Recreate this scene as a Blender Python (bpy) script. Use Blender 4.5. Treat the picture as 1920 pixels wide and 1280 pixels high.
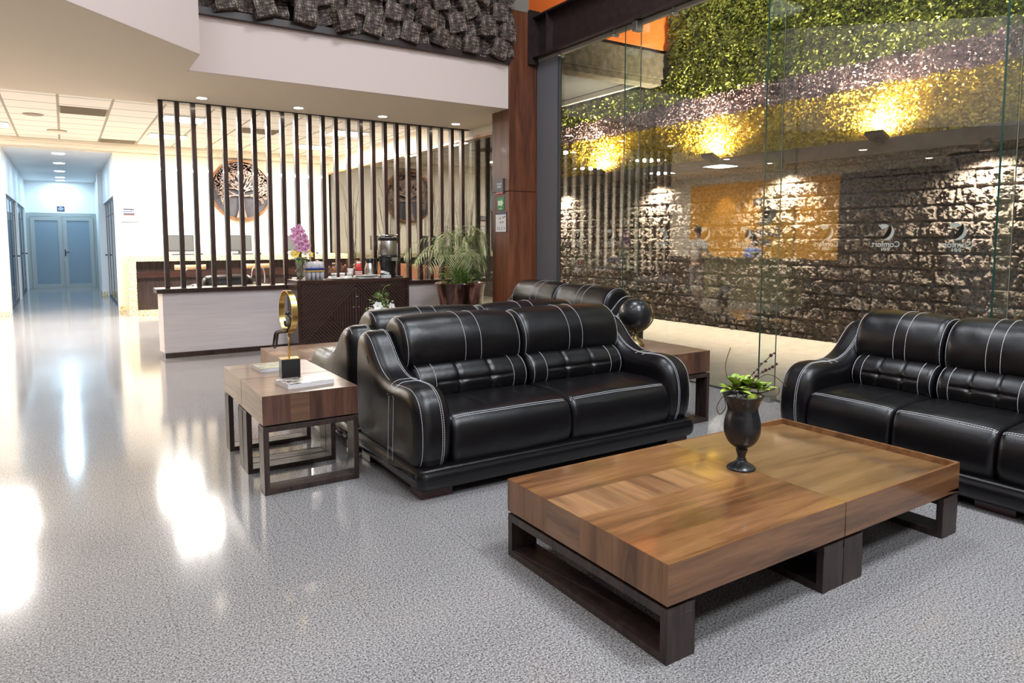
import bpy, bmesh, math, random
from mathutils import Vector, Matrix, noise, Euler
PI = math.pi
for o in list(bpy.data.objects):
    bpy.data.objects.remove(o)
scene = bpy.context.scene
C = scene.collection
random.seed(7)

# ---------------------------------------------------------------- camera
cam = bpy.data.cameras.new('camera')
cam.sensor_width = 36.0
cam.lens = 1298.0 / 1920.0 * 36.0
cam.shift_y = -80.0 / 1920.0
cam.clip_end = 200
cam_o = bpy.data.objects.new('camera', cam)
C.objects.link(cam_o)
cam_o.location = (0, 0, 1.45)
cam_o.rotation_euler = Euler((PI / 2 - 0.0848, 0, -0.5725), 'XYZ')
scene.camera = cam_o

# ---------------------------------------------------------------- view, world
vs = scene.view_settings
vs.view_transform = 'Standard'
vs.look = 'None'
vs.gamma = 1.0
vs.use_curve_mapping = False
vs.exposure = 0.0
world = bpy.data.worlds.new('world')
scene.world = world
world.use_nodes = True
world.node_tree.nodes['Background'].inputs[0].default_value = (0.55, 0.5, 0.5, 1)
world.node_tree.nodes['Background'].inputs[1].default_value = 0.10


def light(name, kind, loc, energy, color=(1, 1, 1), size=0.3, size_y=None, rot=(0, 0, 0), spot=None, blend=0.5):
    l = bpy.data.lights.new(name, kind)
    l.energy = energy
    l.color = color
    if kind == 'AREA':
        l.size = size
        if size_y:
            l.shape = 'RECTANGLE'
            l.size_y = size_y
    elif kind in ('SPOT', 'POINT'):
        l.shadow_soft_size = size
    if spot:
        l.spot_size = spot
        l.spot_blend = blend
    o = bpy.data.objects.new(name, l)
    C.objects.link(o)
    o.location = loc
    o.rotation_euler = rot
    return o


WARM = (1.0, 0.86, 0.70)
CREAM = (1.0, 0.94, 0.86)
COOL = (0.50, 0.76, 1.0)
# large atrium panels in the high lobby ceiling
ATRIUM = [(0.2, 0.6, 40), (3.4, 0.4, 290), (0.2, 4.2, 45), (3.4, 4.2, 120), (-2.2, 1.6, 50), (-2.2, -2.0, 50), (2.2, -2.6, 260)]
for ax, ay, aw_ in ATRIUM:
    light('atrium_light', 'AREA', (ax, ay, 6.28), aw_, (0.88, 0.94, 1.0), 1.15, 1.15)
# office style ceiling panels over the business centre and the reception
PANELS = [(1.67, 12.15), (1.67, 14.3), (4.33, 12.15), (4.33, 14.3), (-0.98, 14.3), (-0.98, 12.15),
          (-3.5, 12.15), (-3.5, 14.3)]
for ax, ay in PANELS:
    light('panel_light', 'AREA', (ax, ay, 3.31), 165, CREAM, 0.6, 0.6)

# ================================================================ materials
MATS = {}


def newmat(name):
    m = bpy.data.materials.new(name)
    m.use_nodes = True
    nt = m.node_tree
    b = nt.nodes['Principled BSDF']
    MATS[name] = m
    return m, nt, b


def setp(b, **k):
    for n, v in k.items():
        n = {'color': 'Base Color', 'rough': 'Roughness', 'metal': 'Metallic', 'spec': 'Specular IOR Level',
             'coat': 'Coat Weight', 'coat_rough': 'Coat Roughness', 'emit': 'Emission Color',
             'estr': 'Emission Strength', 'trans': 'Transmission Weight', 'ior': 'IOR', 'alpha': 'Alpha'}[n]
        if n in ('Base Color', 'Emission Color'):
            v = (*v[:3], 1)
        b.inputs[n].default_value = v


def node(nt, t, **k):
    n = nt.nodes.new(t)
    for a, v in k.items():
        setattr(n, a, v)
    return n


def coords(nt, scale=(1, 1, 1), kind='Object', rot=(0, 0, 0), loc=(0, 0, 0)):
    tc = node(nt, 'ShaderNodeTexCoord')
    mp = node(nt, 'ShaderNodeMapping')
    mp.inputs['Scale'].default_value = scale
    mp.inputs['Rotation'].default_value = rot
    mp.inputs['Location'].default_value = loc
    nt.links.new(tc.outputs[kind], mp.inputs[0])
    return mp.outputs[0]


def world_coords(nt, scale=(1, 1, 1), rot=(0, 0, 0), loc=(0, 0, 0)):
    g = node(nt, 'ShaderNodeNewGeometry')
    mp = node(nt, 'ShaderNodeMapping')
    mp.inputs['Scale'].default_value = scale
    mp.inputs['Rotation'].default_value = rot
    mp.inputs['Location'].default_value = loc
    nt.links.new(g.outputs['Position'], mp.inputs[0])
    return mp.outputs[0]


def tnoise(nt, vec, scale=5, detail=4, rough=0.5, dist=0.0):
    n = node(nt, 'ShaderNodeTexNoise')
    n.inputs['Scale'].default_value = scale
    n.inputs['Detail'].default_value = detail
    n.inputs['Roughness'].default_value = rough
    n.inputs['Distortion'].default_value = dist
    nt.links.new(vec, n.inputs['Vector'])
    return n.outputs[0]


def ramp(nt, fac, stops, interp='LINEAR'):
    r = node(nt, 'ShaderNodeValToRGB')
    r.color_ramp.interpolation = interp
    el = r.color_ramp.elements
    while len(el) < len(stops):
        el.new(0.5)
    for e, (p, c) in zip(el, stops):
        e.position = p
        e.color = (*c[:3], 1) if len(c) >= 3 else (c[0], c[0], c[0], 1)
    nt.links.new(fac, r.inputs[0])
    return r.outputs[0]


def bump(nt, b, h, strength=0.3, dist=0.01):
    n = node(nt, 'ShaderNodeBump')
    n.inputs['Strength'].default_value = strength
    n.inputs['Distance'].default_value = dist
    nt.links.new(h, n.inputs['Height'])
    nt.links.new(n.outputs[0], b.inputs['Normal'])
    return n


def plain(name, color, rough=0.5, metal=0.0, nscale=0, nstr=0.15, var=0.0, **k):
    m, nt, b = newmat(name)
    setp(b, color=color, rough=rough, metal=metal, **k)
    if nscale:
        v = coords(nt)
        n = tnoise(nt, v, nscale, 3)
        bump(nt, b, n, nstr, 0.004)
        if var:
            c = ramp(nt, n, [(0.3, tuple(x * (1 - var) for x in color)), (0.7, tuple(min(1, x * (1 + var)) for x in color))])
            nt.links.new(c, b.inputs['Base Color'])
    return m


def emissive(name, color, strength):
    m, nt, b = newmat(name)
    setp(b, color=(0.8, 0.8, 0.8), emit=color, estr=strength)
    return m


def wood(name, dark, mid, lite, axis='x', scale=1.0, rough=0.35, coat=0.0, wavy=1.0):
    m, nt, b = newmat(name)
    s = {'x': (0.55, 7, 7), 'y': (7, 0.55, 7), 'z': (7, 7, 0.55)}[axis]
    s = tuple(a * scale for a in s)
    v = world_coords(nt, s)
    n1 = tnoise(nt, v, 1.6, 6, 0.62, 0.7 * wavy)
    s2 = tuple(a * 7 for a in s)
    v2 = world_coords(nt, s2)
    n2 = tnoise(nt, v2, 2.2, 3, 0.6, 0.1)
    mx = node(nt, 'ShaderNodeMath', operation='MULTIPLY_ADD')
    mx.inputs[1].default_value = 0.22
    nt.links.new(n2, mx.inputs[0])
    nt.links.new(n1, mx.inputs[2])
    c = ramp(nt, mx.outputs[0], [(0.42, dark), (0.58, mid), (0.78, lite)])
    nt.links.new(c, b.inputs['Base Color'])
    setp(b, rough=rough, coat=coat, coat_rough=0.07)
    bump(nt, b, n2, 0.06, 0.002)
    return m


WALNUT_X = wood('walnut_x', (0.070, 0.028, 0.010), (0.19, 0.080, 0.030), (0.31, 0.145, 0.058), 'x', rough=0.28, coat=0.6)
WALNUT_Y = wood('walnut_y', (0.11, 0.05, 0.022), (0.21, 0.10, 0.045), (0.31, 0.16, 0.075), 'y', 1.4, rough=0.28, coat=0.6)
WALNUT_Z = wood('walnut_z', (0.10, 0.045, 0.02), (0.20, 0.095, 0.042), (0.30, 0.15, 0.07), 'z', 1.2, rough=0.35, coat=0.15)
WALNUT_D = wood('walnut_dark', (0.045, 0.020, 0.014), (0.105, 0.045, 0.03), (0.17, 0.08, 0.05), 'z', 1.3, rough=0.33, coat=0.15)
WALNUT_T = wood('walnut_table', (0.11, 0.066, 0.045), (0.19, 0.12, 0.085), (0.26, 0.165, 0.12), 'x', 1.2, rough=0.3, coat=0.3)
WALNUT_REFL_X = wood('walnut_reflection_tint', (0.12, 0.062, 0.024), (0.21, 0.115, 0.045), (0.30, 0.175, 0.075), 'x', 0.8, rough=0.28, coat=0.6)  # olive honey tint paints in the reflection of the yellow wall
ESPRESSO = wood('espresso_wood', (0.018, 0.010, 0.009), (0.035, 0.021, 0.018), (0.06, 0.038, 0.032), 'z', 3, rough=0.38)
PANELW = wood('column_wood', (0.05, 0.014, 0.006), (0.14, 0.042, 0.018), (0.25, 0.085, 0.038), 'z', 0.55, rough=0.4, coat=0.2)
CABW = wood('cabinet_wood', (0.022, 0.008, 0.006), (0.045, 0.018, 0.014), (0.08, 0.032, 0.022), 'x', 2, rough=0.3, coat=0.3)
SLATW = wood('slat_wood', (0.020, 0.010, 0.009), (0.038, 0.019, 0.016), (0.06, 0.032, 0.027), 'z', 2, rough=0.28, coat=0.25)
TANW = wood('tan_wood', (0.32, 0.17, 0.08), (0.5, 0.29, 0.14), (0.62, 0.4, 0.22), 'x', 2)
ROOTW = wood('root_wood', (0.06, 0.022, 0.012), (0.19, 0.075, 0.04), (0.42, 0.22, 0.13), 'x', 3, rough=0.25, coat=0.5)
REDWOOD = plain('mahogany', (0.05, 0.008, 0.012), 0.3, coat=0.5)

# granite floor
m, nt, b = newmat('granite_floor')
v = world_coords(nt)
n1 = tnoise(nt, v, 140, 4, 0.8)
n2 = tnoise(nt, v, 70, 2, 0.7)
n3 = tnoise(nt, v, 1.1, 3, 0.5)
c1 = ramp(nt, n1, [(0.38, (0.06, 0.055, 0.06)), (0.45, (0.19, 0.182, 0.185)), (0.55, (0.38, 0.362, 0.357)), (0.66, (0.64, 0.61, 0.60))])
c2 = ramp(nt, n2, [(0.34, (0.55,)), (0.50, (0.95,))])
mx = node(nt, 'ShaderNodeMix', data_type='RGBA', blend_type='MULTIPLY')
mx.inputs[0].default_value = 0.8
nt.links.new(c1, mx.inputs[6])
nt.links.new(c2, mx.inputs[7])
br = node(nt, 'ShaderNodeTexBrick')
br.offset = 0.5
br.inputs['Color1'].default_value = (1, 1, 1, 1)
br.inputs['Color2'].default_value = (0.96, 0.96, 0.96, 1)
br.inputs['Mortar'].default_value = (0.72, 0.71, 0.70, 1)
br.inputs['Scale'].default_value = 1.0
br.inputs['Mortar Size'].default_value = 0.0022
br.inputs['Mortar Smooth'].default_value = 0.3
br.inputs['Brick Width'].default_value = 1.28
br.inputs['Row Height'].default_value = 0.64
nt.links.new(world_coords(nt, loc=(0.995, 0.53, 0)), br.inputs['Vector'])
mx2 = node(nt, 'ShaderNodeMix', data_type='RGBA', blend_type='MULTIPLY')
mx2.inputs[0].default_value = 1.0
nt.links.new(mx.outputs[2], mx2.inputs[6])
nt.links.new(br.outputs['Color'], mx2.inputs[7])
nt.links.new(mx2.outputs[2], b.inputs['Base Color'])
rr = ramp(nt, n3, [(0.3, (0.09,)), (0.7, (0.14,))])
nt.links.new(rr, b.inputs['Roughness'])
setp(b, spec=0.5)
GRANITE = m

m, nt, b = newmat('gold_granite')
v = world_coords(nt)
n1 = tnoise(nt, v, 38, 4, 0.7)
c1 = ramp(nt, n1, [(0.36, (0.12, 0.08, 0.04)), (0.45, (0.55, 0.42, 0.2)), (0.56, (0.82, 0.74, 0.5)), (0.7, (0.9, 0.85, 0.7))])
nt.links.new(c1, b.inputs['Base Color'])
setp(b, rough=0.2)
GOLDG = m

m, nt, b = newmat('dark_granite')
v = world_coords(nt)
n1 = tnoise(nt, v, 30, 4, 0.7)
c1 = ramp(nt, n1, [(0.36, (0.05, 0.05, 0.03)), (0.5, (0.28, 0.26, 0.14)), (0.66, (0.52, 0.48, 0.30))])
nt.links.new(c1, b.inputs['Base Color'])
setp(b, rough=0.2)
GREENG = m

m, nt, b = newmat('outside_paving')
v = world_coords(nt)
n1 = tnoise(nt, v, 6, 6, 0.7)
c1 = ramp(nt, n1, [(0.35, (0.38, 0.32, 0.26)), (0.65, (0.47, 0.40, 0.33))])
nt.links.new(c1, b.inputs['Base Color'])
setp(b, rough=0.6)
PAVING = m

PAINT_CREAM = plain('cream_paint', (0.84, 0.78, 0.66), 0.7, nscale=60, nstr=0.05)
PAINT_WHITE = plain('white_paint', (0.80, 0.80, 0.79), 0.6, nscale=60, nstr=0.05)
SOFFITM = plain('soffit_paint', (0.78, 0.68, 0.54), 0.75, nscale=40, nstr=0.05)
BULKM = plain('bulkhead_paint', (0.74, 0.61, 0.57), 0.7, nscale=40, nstr=0.05)
ORANGE = plain('orange_paint', (0.80, 0.17, 0.03), 0.7, nscale=30, nstr=0.1)
OCHRE = plain('ochre_paint', (0.86, 0.42, 0.05), 0.6, nscale=30, nstr=0.05)
TERRA = plain('terracotta_paint', (0.62, 0.24, 0.13), 0.7)
CONCRETE = plain('concrete', (0.11, 0.09, 0.065), 0.85, nscale=9, nstr=0.5, var=0.35)
CONCRETE_D = plain('concrete_ledge', (0.085, 0.066, 0.054), 0.8, nscale=9, nstr=0.4, var=0.25)
STEEL_BEAM = plain('brown_steel', (0.030, 0.017, 0.016), 0.42, nscale=12, nstr=0.2, var=0.3)
UPPERDARK = plain('upper_reflection_dark', (0.06, 0.055, 0.05), 0.9)  # darkened out of view to keep haze out of the glass reflection
STEEL_GREY = plain('grey_steel_paint', (0.16, 0.165, 0.185), 0.5, nscale=70, nstr=0.1)
GREYPANEL = plain('greige_metal', (0.30, 0.28, 0.25), 0.5, nscale=20, nstr=0.1)
CHROME = plain('chrome', (0.75, 0.75, 0.76), 0.18, 1.0)
BRUSHED = plain('brushed_steel', (0.62, 0.60, 0.58), 0.28, 1.0)
BLACKPL = plain('black_plastic', (0.015, 0.015, 0.016), 0.3)
MATTEBLACK = plain('matte_black', (0.012, 0.011, 0.010), 0.9)
BLACKM = plain('black_metal', (0.02, 0.02, 0.022), 0.4, 0.3)
GOLD = plain('brass', (0.62, 0.42, 0.14), 0.28, 1.0, nscale=25, nstr=0.1)
OLDGOLD = plain('aged_brass', (0.33, 0.24, 0.11), 0.4, 1.0, nscale=25, nstr=0.15)
BRONZE = plain('dark_bronze', (0.10, 0.08, 0.07), 0.3, 0.9, nscale=120, nstr=0.6)
SATINBLACK = plain('satin_black', (0.012, 0.012, 0.014), 0.33, coat=0.2)
WHITEC = plain('white_ceramic', (0.85, 0.84, 0.83), 0.25)
PAPER = plain('paper', (0.80, 0.80, 0.82), 0.7)
NAVY = plain('navy_sign', (0.03, 0.035, 0.10), 0.4)
SIGNGREY = plain('slate_sign', (0.07, 0.075, 0.10), 0.4)
LETTER = plain('white_lettering', (0.92, 0.92, 0.92), 0.5)
BRICKRED = plain('sign_stripe', (0.55, 0.16, 0.12), 0.5)
SAFEGREEN = plain('safety_green', (0.02, 0.28, 0.09), 0.5)
PALEGREEN = plain('pale_green', (0.75, 0.88, 0.62), 0.5)
REDCUP = plain('red_print', (0.62, 0.05, 0.04), 0.4)
BLUEBAND = plain('blue_band', (0.02, 0.04, 0.25), 0.4)
YELBAND = plain('yellow_band', (0.85, 0.52, 0.05), 0.4)
COPPER = plain('copper_rim', (0.35, 0.17, 0.08), 0.35, 0.8, nscale=12, nstr=0.3, var=0.3)
STONEG = plain('grey_stone', (0.30, 0.28, 0.26), 0.85, nscale=40, nstr=0.5)
PEBBLE = plain('pebbles', (0.50, 0.50, 0.53), 0.6)
MOSS = plain('mossy_stone', (0.30, 0.36, 0.04), 0.8, nscale=60, nstr=0.6, var=0.3)
SCREEN = plain('screen_glass', (0.10, 0.105, 0.11), 0.3)
MONG = plain('monitor_grey', (0.05, 0.055, 0.06), 0.4)
DOORF = plain('door_frame_metal', (0.36, 0.38, 0.36), 0.45)
VENTM = plain('vent_grey', (0.34, 0.29, 0.22), 0.7)
DARKFRAME = plain('dark_frame', (0.05, 0.055, 0.065), 0.45)
FROST = plain('frosted_glass', (0.20, 0.28, 0.34), 0.22, spec=0.6)
TWIG = plain('dry_twig', (0.03, 0.022, 0.017), 0.8)
STEMG = plain('green_stem', (0.20, 0.30, 0.06), 0.6)
VINE = plain('brown_vine', (0.10, 0.07, 0.03), 0.7)
BERRY = plain('dark_berry', (0.06, 0.015, 0.015), 0.4)
PINK = plain('orchid_pink', (0.85, 0.38, 0.60), 0.55, nscale=18, nstr=0.2, var=0.35)
PINKC = plain('orchid_heart', (0.55, 0.02, 0.22), 0.5)
YELFL = plain('yellow_bloom', (0.80, 0.58, 0.06), 0.5)
CREAMFL = plain('cream_bloom', (0.85, 0.83, 0.72), 0.55)
WHITEFL = plain('white_bloom', (0.90, 0.90, 0.90), 0.55)
SKIN = plain('skin', (0.45, 0.24, 0.16), 0.5)
HAIR = plain('dark_hair', (0.02, 0.014, 0.01), 0.5)
HAIRB = plain('brown_hair', (0.09, 0.04, 0.02), 0.5)
SHIRT_B = plain('beige_shirt', (0.62, 0.54, 0.44), 0.8)
SHIRT_BL = plain('blue_shirt', (0.28, 0.36, 0.70), 0.8)
TROUSER = plain('grey_trousers', (0.35, 0.32, 0.30), 0.8)
LEDW = emissive('led_panel', (1.0, 0.97, 0.92), 9.0)
LEDA = emissive('atrium_panel', (0.92, 0.96, 1.0), 4.0)
LEDWARM = emissive('lamp_warm', (1.0, 0.85, 0.68), 25.0)
LEDCOOL = emissive('lamp_cool', (0.75, 0.88, 1.0), 14.0)


def leafmat(name, a, b_, sc=9):
    m, nt, b = newmat(name)
    v = world_coords(nt)
    n = tnoise(nt, v, sc, 3, 0.6)
    c = ramp(nt, n, [(0.35, a), (0.65, b_)])
    nt.links.new(c, b.inputs['Base Color'])
    setp(b, rough=0.5, spec=0.4)
    return m


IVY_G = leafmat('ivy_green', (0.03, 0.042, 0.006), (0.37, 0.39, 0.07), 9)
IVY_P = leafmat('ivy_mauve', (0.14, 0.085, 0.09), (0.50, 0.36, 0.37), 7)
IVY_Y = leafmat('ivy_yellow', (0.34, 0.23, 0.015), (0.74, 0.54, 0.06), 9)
PALM = leafmat('palm_leaf', (0.14, 0.20, 0.05), (0.55, 0.58, 0.36), 7)
PALMD = leafmat('undergrowth_leaf', (0.03, 0.10, 0.01), (0.18, 0.40, 0.05), 12)
SUCC = leafmat('succulent_leaf', (0.20, 0.34, 0.03), (0.48, 0.62, 0.10), 14)
LEAFG = leafmat('leaf_green', (0.10, 0.22, 0.05), (0.35, 0.48, 0.18), 20)

# leather
m, nt, b = newmat('black_leather')
v = coords(nt)
n1 = tnoise(nt, v, 190, 3, 0.6)
n2 = tnoise(nt, v, 9, 4, 0.55, 0.6)
ad = node(nt, 'ShaderNodeMath', operation='MULTIPLY_ADD')
ad.inputs[1].default_value = 3.0
nt.links.new(n2, ad.inputs[0])
nt.links.new(n1, ad.inputs[2])
bump(nt, b, ad.outputs[0], 0.22, 0.0035)
setp(b, color=(0.004, 0.0032, 0.0042), rough=0.32, spec=0.48)
LEATHER = m
STITCH = plain('white_stitching', (0.70, 0.70, 0.74), 0.6)

# acoustic ceiling tiles
m, nt, b = newmat('acoustic_tiles')
br = node(nt, 'ShaderNodeTexBrick')
br.offset = 0.0
br.inputs['Color1'].default_value = (0.88, 0.84, 0.76, 1)
br.inputs['Color2'].default_value = (0.86, 0.82, 0.74, 1)
br.inputs['Mortar'].default_value = (0.40, 0.35, 0.28, 1)
br.inputs['Scale'].default_value = 1.0
br.inputs['Mortar Size'].default_value = 0.018
br.inputs['Brick Width'].default_value = 0.64
br.inputs['Row Height'].default_value = 0.62
nt.links.new(world_coords(nt, loc=(-0.01, -0.6, 0)), br.inputs['Vector'])
nt.links.new(br.outputs['Color'], b.inputs['Base Color'])
n = tnoise(nt, world_coords(nt), 90, 3, 0.8)
bump(nt, b, n, 0.3, 0.004)
setp(b, rough=0.85)
TILES = m

# pale laminate with faint streaks
m, nt, b = newmat('pale_laminate')
n = tnoise(nt, world_coords(nt, (1.0, 1.0, 22)), 2.0, 4, 0.6)
c = ramp(nt, n, [(0.3, (0.66, 0.59, 0.595)), (0.7, (0.75, 0.68, 0.69))])
nt.links.new(c, b.inputs['Base Color'])
setp(b, rough=0.45)
LAMIN = m

# split face block
m, nt, b = newmat('split_face_block')
n = tnoise(nt, world_coords(nt), 26, 6, 0.75)
c = ramp(nt, n, [(0.35, (0.03, 0.021, 0.016)), (0.65, (0.32, 0.25, 0.205))])
nt.links.new(c, b.inputs['Base Color'])
bump(nt, b, n, 1.0, 0.05)
setp(b, rough=0.9)
BLOCK = m

# charred wood blocks
m, nt, b = newmat('charred_wood')
n = tnoise(nt, coords(nt, (34, 5, 5)), 2.0, 4, 0.7)
n2 = tnoise(nt, coords(nt, (5, 5, 30)), 2.0, 4, 0.7)
ml = node(nt, 'ShaderNodeMath', operation='MULTIPLY')
nt.links.new(n, ml.inputs[0])
nt.links.new(n2, ml.inputs[1])
c = ramp(nt, ml.outputs[0], [(0.20, (0.02, 0.013, 0.011)), (0.27, (0.10, 0.068, 0.054)), (0.36, (0.42, 0.33, 0.28))])
nt.links.new(c, b.inputs['Base Color'])
bump(nt, b, ml.outputs[0], 0.25, 0.003)
setp(b, rough=0.75)
CHAR = m


def glassmat(name, tint=(0.93, 0.96, 0.95), ior=1.9, rough=0.0, gain=1.0):
    m = bpy.data.materials.new(name)
    m.use_nodes = True
    nt = m.node_tree
    nt.nodes.remove(nt.nodes['Principled BSDF'])
    out = nt.nodes['Material Output']
    t = node(nt, 'ShaderNodeBsdfTransparent')
    t.inputs[0].default_value = (*tint, 1)
    g = node(nt, 'ShaderNodeBsdfGlossy')
    g.inputs['Roughness'].default_value = rough
    # Schlick reflectance from |N.I|, the same on both faces of the pane
    ge = node(nt, 'ShaderNodeNewGeometry')
    dt = node(nt, 'ShaderNodeVectorMath', operation='DOT_PRODUCT')
    nt.links.new(ge.outputs['Normal'], dt.inputs[0])
    nt.links.new(ge.outputs['Incoming'], dt.inputs[1])
    ab = node(nt, 'ShaderNodeMath', operation='ABSOLUTE')
    nt.links.new(dt.outputs['Value'], ab.inputs[0])
    om = node(nt, 'ShaderNodeMath', operation='SUBTRACT')
    om.inputs[0].default_value = 1.0
    nt.links.new(ab.outputs[0], om.inputs[1])
    pw = node(nt, 'ShaderNodeMath', operation='POWER')
    pw.inputs[1].default_value = 5.0
    nt.links.new(om.outputs[0], pw.inputs[0])
    f0 = ((ior - 1) / (ior + 1)) ** 2 * gain
    mm = node(nt, 'ShaderNodeMath', operation='MULTIPLY_ADD')
    mm.inputs[1].default_value = 1 - f0
    mm.inputs[2].default_value = f0
    mm.use_clamp = True
    nt.links.new(pw.outputs[0], mm.inputs[0])
    mx = node(nt, 'ShaderNodeMixShader')
    nt.links.new(mm.outputs[0], mx.inputs[0])
    nt.links.new(t.outputs[0], mx.inputs[1])
    nt.links.new(g.outputs[0], mx.inputs[2])
    nt.links.new(mx.outputs[0], out.inputs[0])
    MATS[name] = m
    return m


GLASS = glassmat('clear_glass', (0.92, 0.95, 0.94), ior=1.85)
GLASS_IN = glassmat('office_glass', (0.80, 0.82, 0.80), 1.95)
FIN = glassmat('fin_glass', (0.93, 0.97, 0.955), 1.3)
CORR = glassmat('corridor_glass', (0.55, 0.68, 0.80), 2.4)
CRYSTAL = glassmat('crystal', (0.97, 0.97, 0.98), 3.2, 0.03)
PLASTICC = plain('clear_plastic', (0.86, 0.86, 0.90), 0.15, alpha=0.5)
EDGE = plain('glass_edge_green', (0.01, 0.05, 0.04), 0.2, spec=0.8)
EDGEW = plain('glass_edge_pale', (0.30, 0.29, 0.24), 0.3)
STICK = plain('etched_vinyl', (0.80, 0.76, 0.72), 0.7)

# ================================================================ geometry helpers


class MB:
    def __init__(s):
        s.v, s.f, s.m, s.s = [], [], [], []

    def add(s, vs, fs, mat=0, smooth=False):
        k = len(s.v)
        s.v += [tuple(p) for p in vs]
        for f in fs:
            s.f.append([i + k for i in f])
            s.m.append(mat)
            s.s.append(smooth)
        return s

    def box(s, x0, x1, y0, y1, z0, z1, mat=0, M=None):
        vs = [Vector((x, y, z)) for z in (z0, z1) for y in (y0, y1) for x in (x0, x1)]
        if M:
            vs = [M @ p for p in vs]
        return s.add(vs, [(0, 2, 3, 1), (4, 5, 7, 6), (0, 1, 5, 4), (2, 6, 7, 3), (0, 4, 6, 2), (1, 3, 7, 5)], mat)

    def grid(s, fn, nu, nv, cu=False, cv=False, mat=0, smooth=True):
        vs = [fn(i, j) for j in range(nv) for i in range(nu)]
        fs = []
        for j in range(nv if cv else nv - 1):
            for i in range(nu if cu else nu - 1):
                i2, j2 = (i + 1) % nu, (j + 1) % nv
                fs.append((j * nu + i, j * nu + i2, j2 * nu + i2, j2 * nu + i))
        return s.add(vs, fs, mat, smooth)

    def tube(s, pts, r, n=8, mat=0, closed=False, caps=True, smooth=True):
        pts = [Vector(p) for p in pts]
        N = len(pts)
        if not hasattr(r, '__len__'):
            r = [r] * N
        up = None
        rings = []
        for i, p in enumerate(pts):
            if closed:
                t = (pts[(i + 1) % N] - pts[i - 1])
            else:
                t = pts[min(i + 1, N - 1)] - pts[max(i - 1, 0)]
            if t.length < 1e-9:
                t = Vector((0, 0, 1))
            t.normalize()
            if up is None:
                up = Vector((0, 0, 1)) if abs(t.z) < 0.9 else Vector((1, 0, 0))
            a = (up - t * up.dot(t))
            if a.length < 1e-6:
                a = t.orthogonal()
            a.normalize()
            up = a
            bb = t.cross(a)
            rings.append([p + (a * math.cos(q) + bb * math.sin(q)) * r[i] for q in (2 * PI * k / n for k in range(n))])
        vs = [q for rg in rings for q in rg]
        fs = []
        for j in range(N if closed else N - 1):
            j2 = (j + 1) % N
            for i in range(n):
                fs.append((j * n + i, j * n + (i + 1) % n, j2 * n + (i + 1) % n, j2 * n + i))
        if caps and not closed:
            fs.append(tuple(range(n - 1, -1, -1)))
            fs.append(tuple((N - 1) * n + i for i in range(n)))
        return s.add(vs, fs, mat, smooth)

    def lathe(s, prof, c=(0, 0, 0), n=32, mat=0, smooth=True, M=None, twist=0):
        c = Vector(c)
        vs = []
        for j, (r, z) in enumerate(prof):
            for i in range(n):
                a = 2 * PI * i / n + twist * j
                p = Vector((r * math.cos(a), r * math.sin(a), z))
                vs.append((M @ p if M else p) + c)
        fs = []
        for j in range(len(prof) - 1):
            for i in range(n):
                fs.append((j * n + i, j * n + (i + 1) % n, (j + 1) * n + (i + 1) % n, (j + 1) * n + i))
        flat = abs(prof[0][1] - prof[-1][1]) < 1e-6 and len(prof) < 3 or prof[0] == prof[-1]
        if prof[0][0] > 1e-4 and not flat:
            fs.append(tuple(range(n - 1, -1, -1)))
        if prof[-1][0] > 1e-4 and not flat:
            fs.append(tuple((len(prof) - 1) * n + i for i in range(n)))
        return s.add(vs, fs, mat, smooth)

    def ball(s, c, r, n=12, mat=0, M=None):
        if not hasattr(r, '__len__'):
            r = (r, r, r)
        c = Vector(c)
        m_ = max(5, n // 2 + 1)

        def fn(i, j):
            a = 2 * PI * i / n
            t = PI * j / (m_ - 1)
            p = Vector((r[0] * math.sin(t) * math.cos(a), r[1] * math.sin(t) * math.sin(a), -r[2] * math.cos(t)))
            return (M @ p if M else p) + c
        return s.grid(fn, n, m_, cu=True, mat=mat)

    def prism(s, poly, z0, z1, mat=0, M=None, smooth=False):
        n = len(poly)
        vs = [Vector((x, y, z)) for z in (z0, z1) for x, y in poly]
        if M:
            vs = [M @ p for p in vs]
        fs = [tuple(range(n - 1, -1, -1)), tuple(range(n, 2 * n))]
        fs += [(i, (i + 1) % n, n + (i + 1) % n, n + i) for i in range(n)]
        return s.add(vs, fs, mat, smooth)

    def build(s, name, mats, parent=None, bevel=0, loc=None):
        me = bpy.data.meshes.new(name)
        me.from_pydata(s.v, [], s.f)
        if not isinstance(mats, (list, tuple)):
            mats = [mats]
        for m in mats:
            me.materials.append(m)
        me.polygons.foreach_set('material_index', s.m)
        me.polygons.foreach_set('use_smooth', s.s)
        bm = bmesh.new()
        bm.from_mesh(me)
        bmesh.ops.remove_doubles(bm, verts=bm.verts, dist=1e-6)
        bmesh.ops.recalc_face_normals(bm, faces=bm.faces)
        bm.to_mesh(me)
        bm.free()
        o = bpy.data.objects.new(name, me)
        C.objects.link(o)
        if parent:
            o.parent = parent
        if loc:
            o.location = loc
        if bevel:
            md = o.modifiers.new('bevel', 'BEVEL')
            md.width = bevel
            md.segments = 2
            md.limit_method = 'ANGLE'
        return o


def B(name, mats, *boxes, parent=None, bevel=0):
    mb = MB()
    for q in boxes:
        mb.box(*q)
    return mb.build(name, mats, parent, bevel)


def tag(o, label=None, cat=None, group=None, kind=None):
    if label:
        o['label'] = label
    if cat:
        o['category'] = cat
    if group:
        o['group'] = group
    if kind:
        o['kind'] = kind
    return o


def thing(name, label, cat, loc=(0, 0, 0), rz=0, group=None):
    o = bpy.data.objects.new(name, None)
    o.empty_display_size = 0.1
    C.objects.link(o)
    o.location = loc
    o.rotation_euler = (0, 0, rz)
    return tag(o, label, cat, group)


def struct(o):
    o['kind'] = 'structure'
    return o


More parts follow.
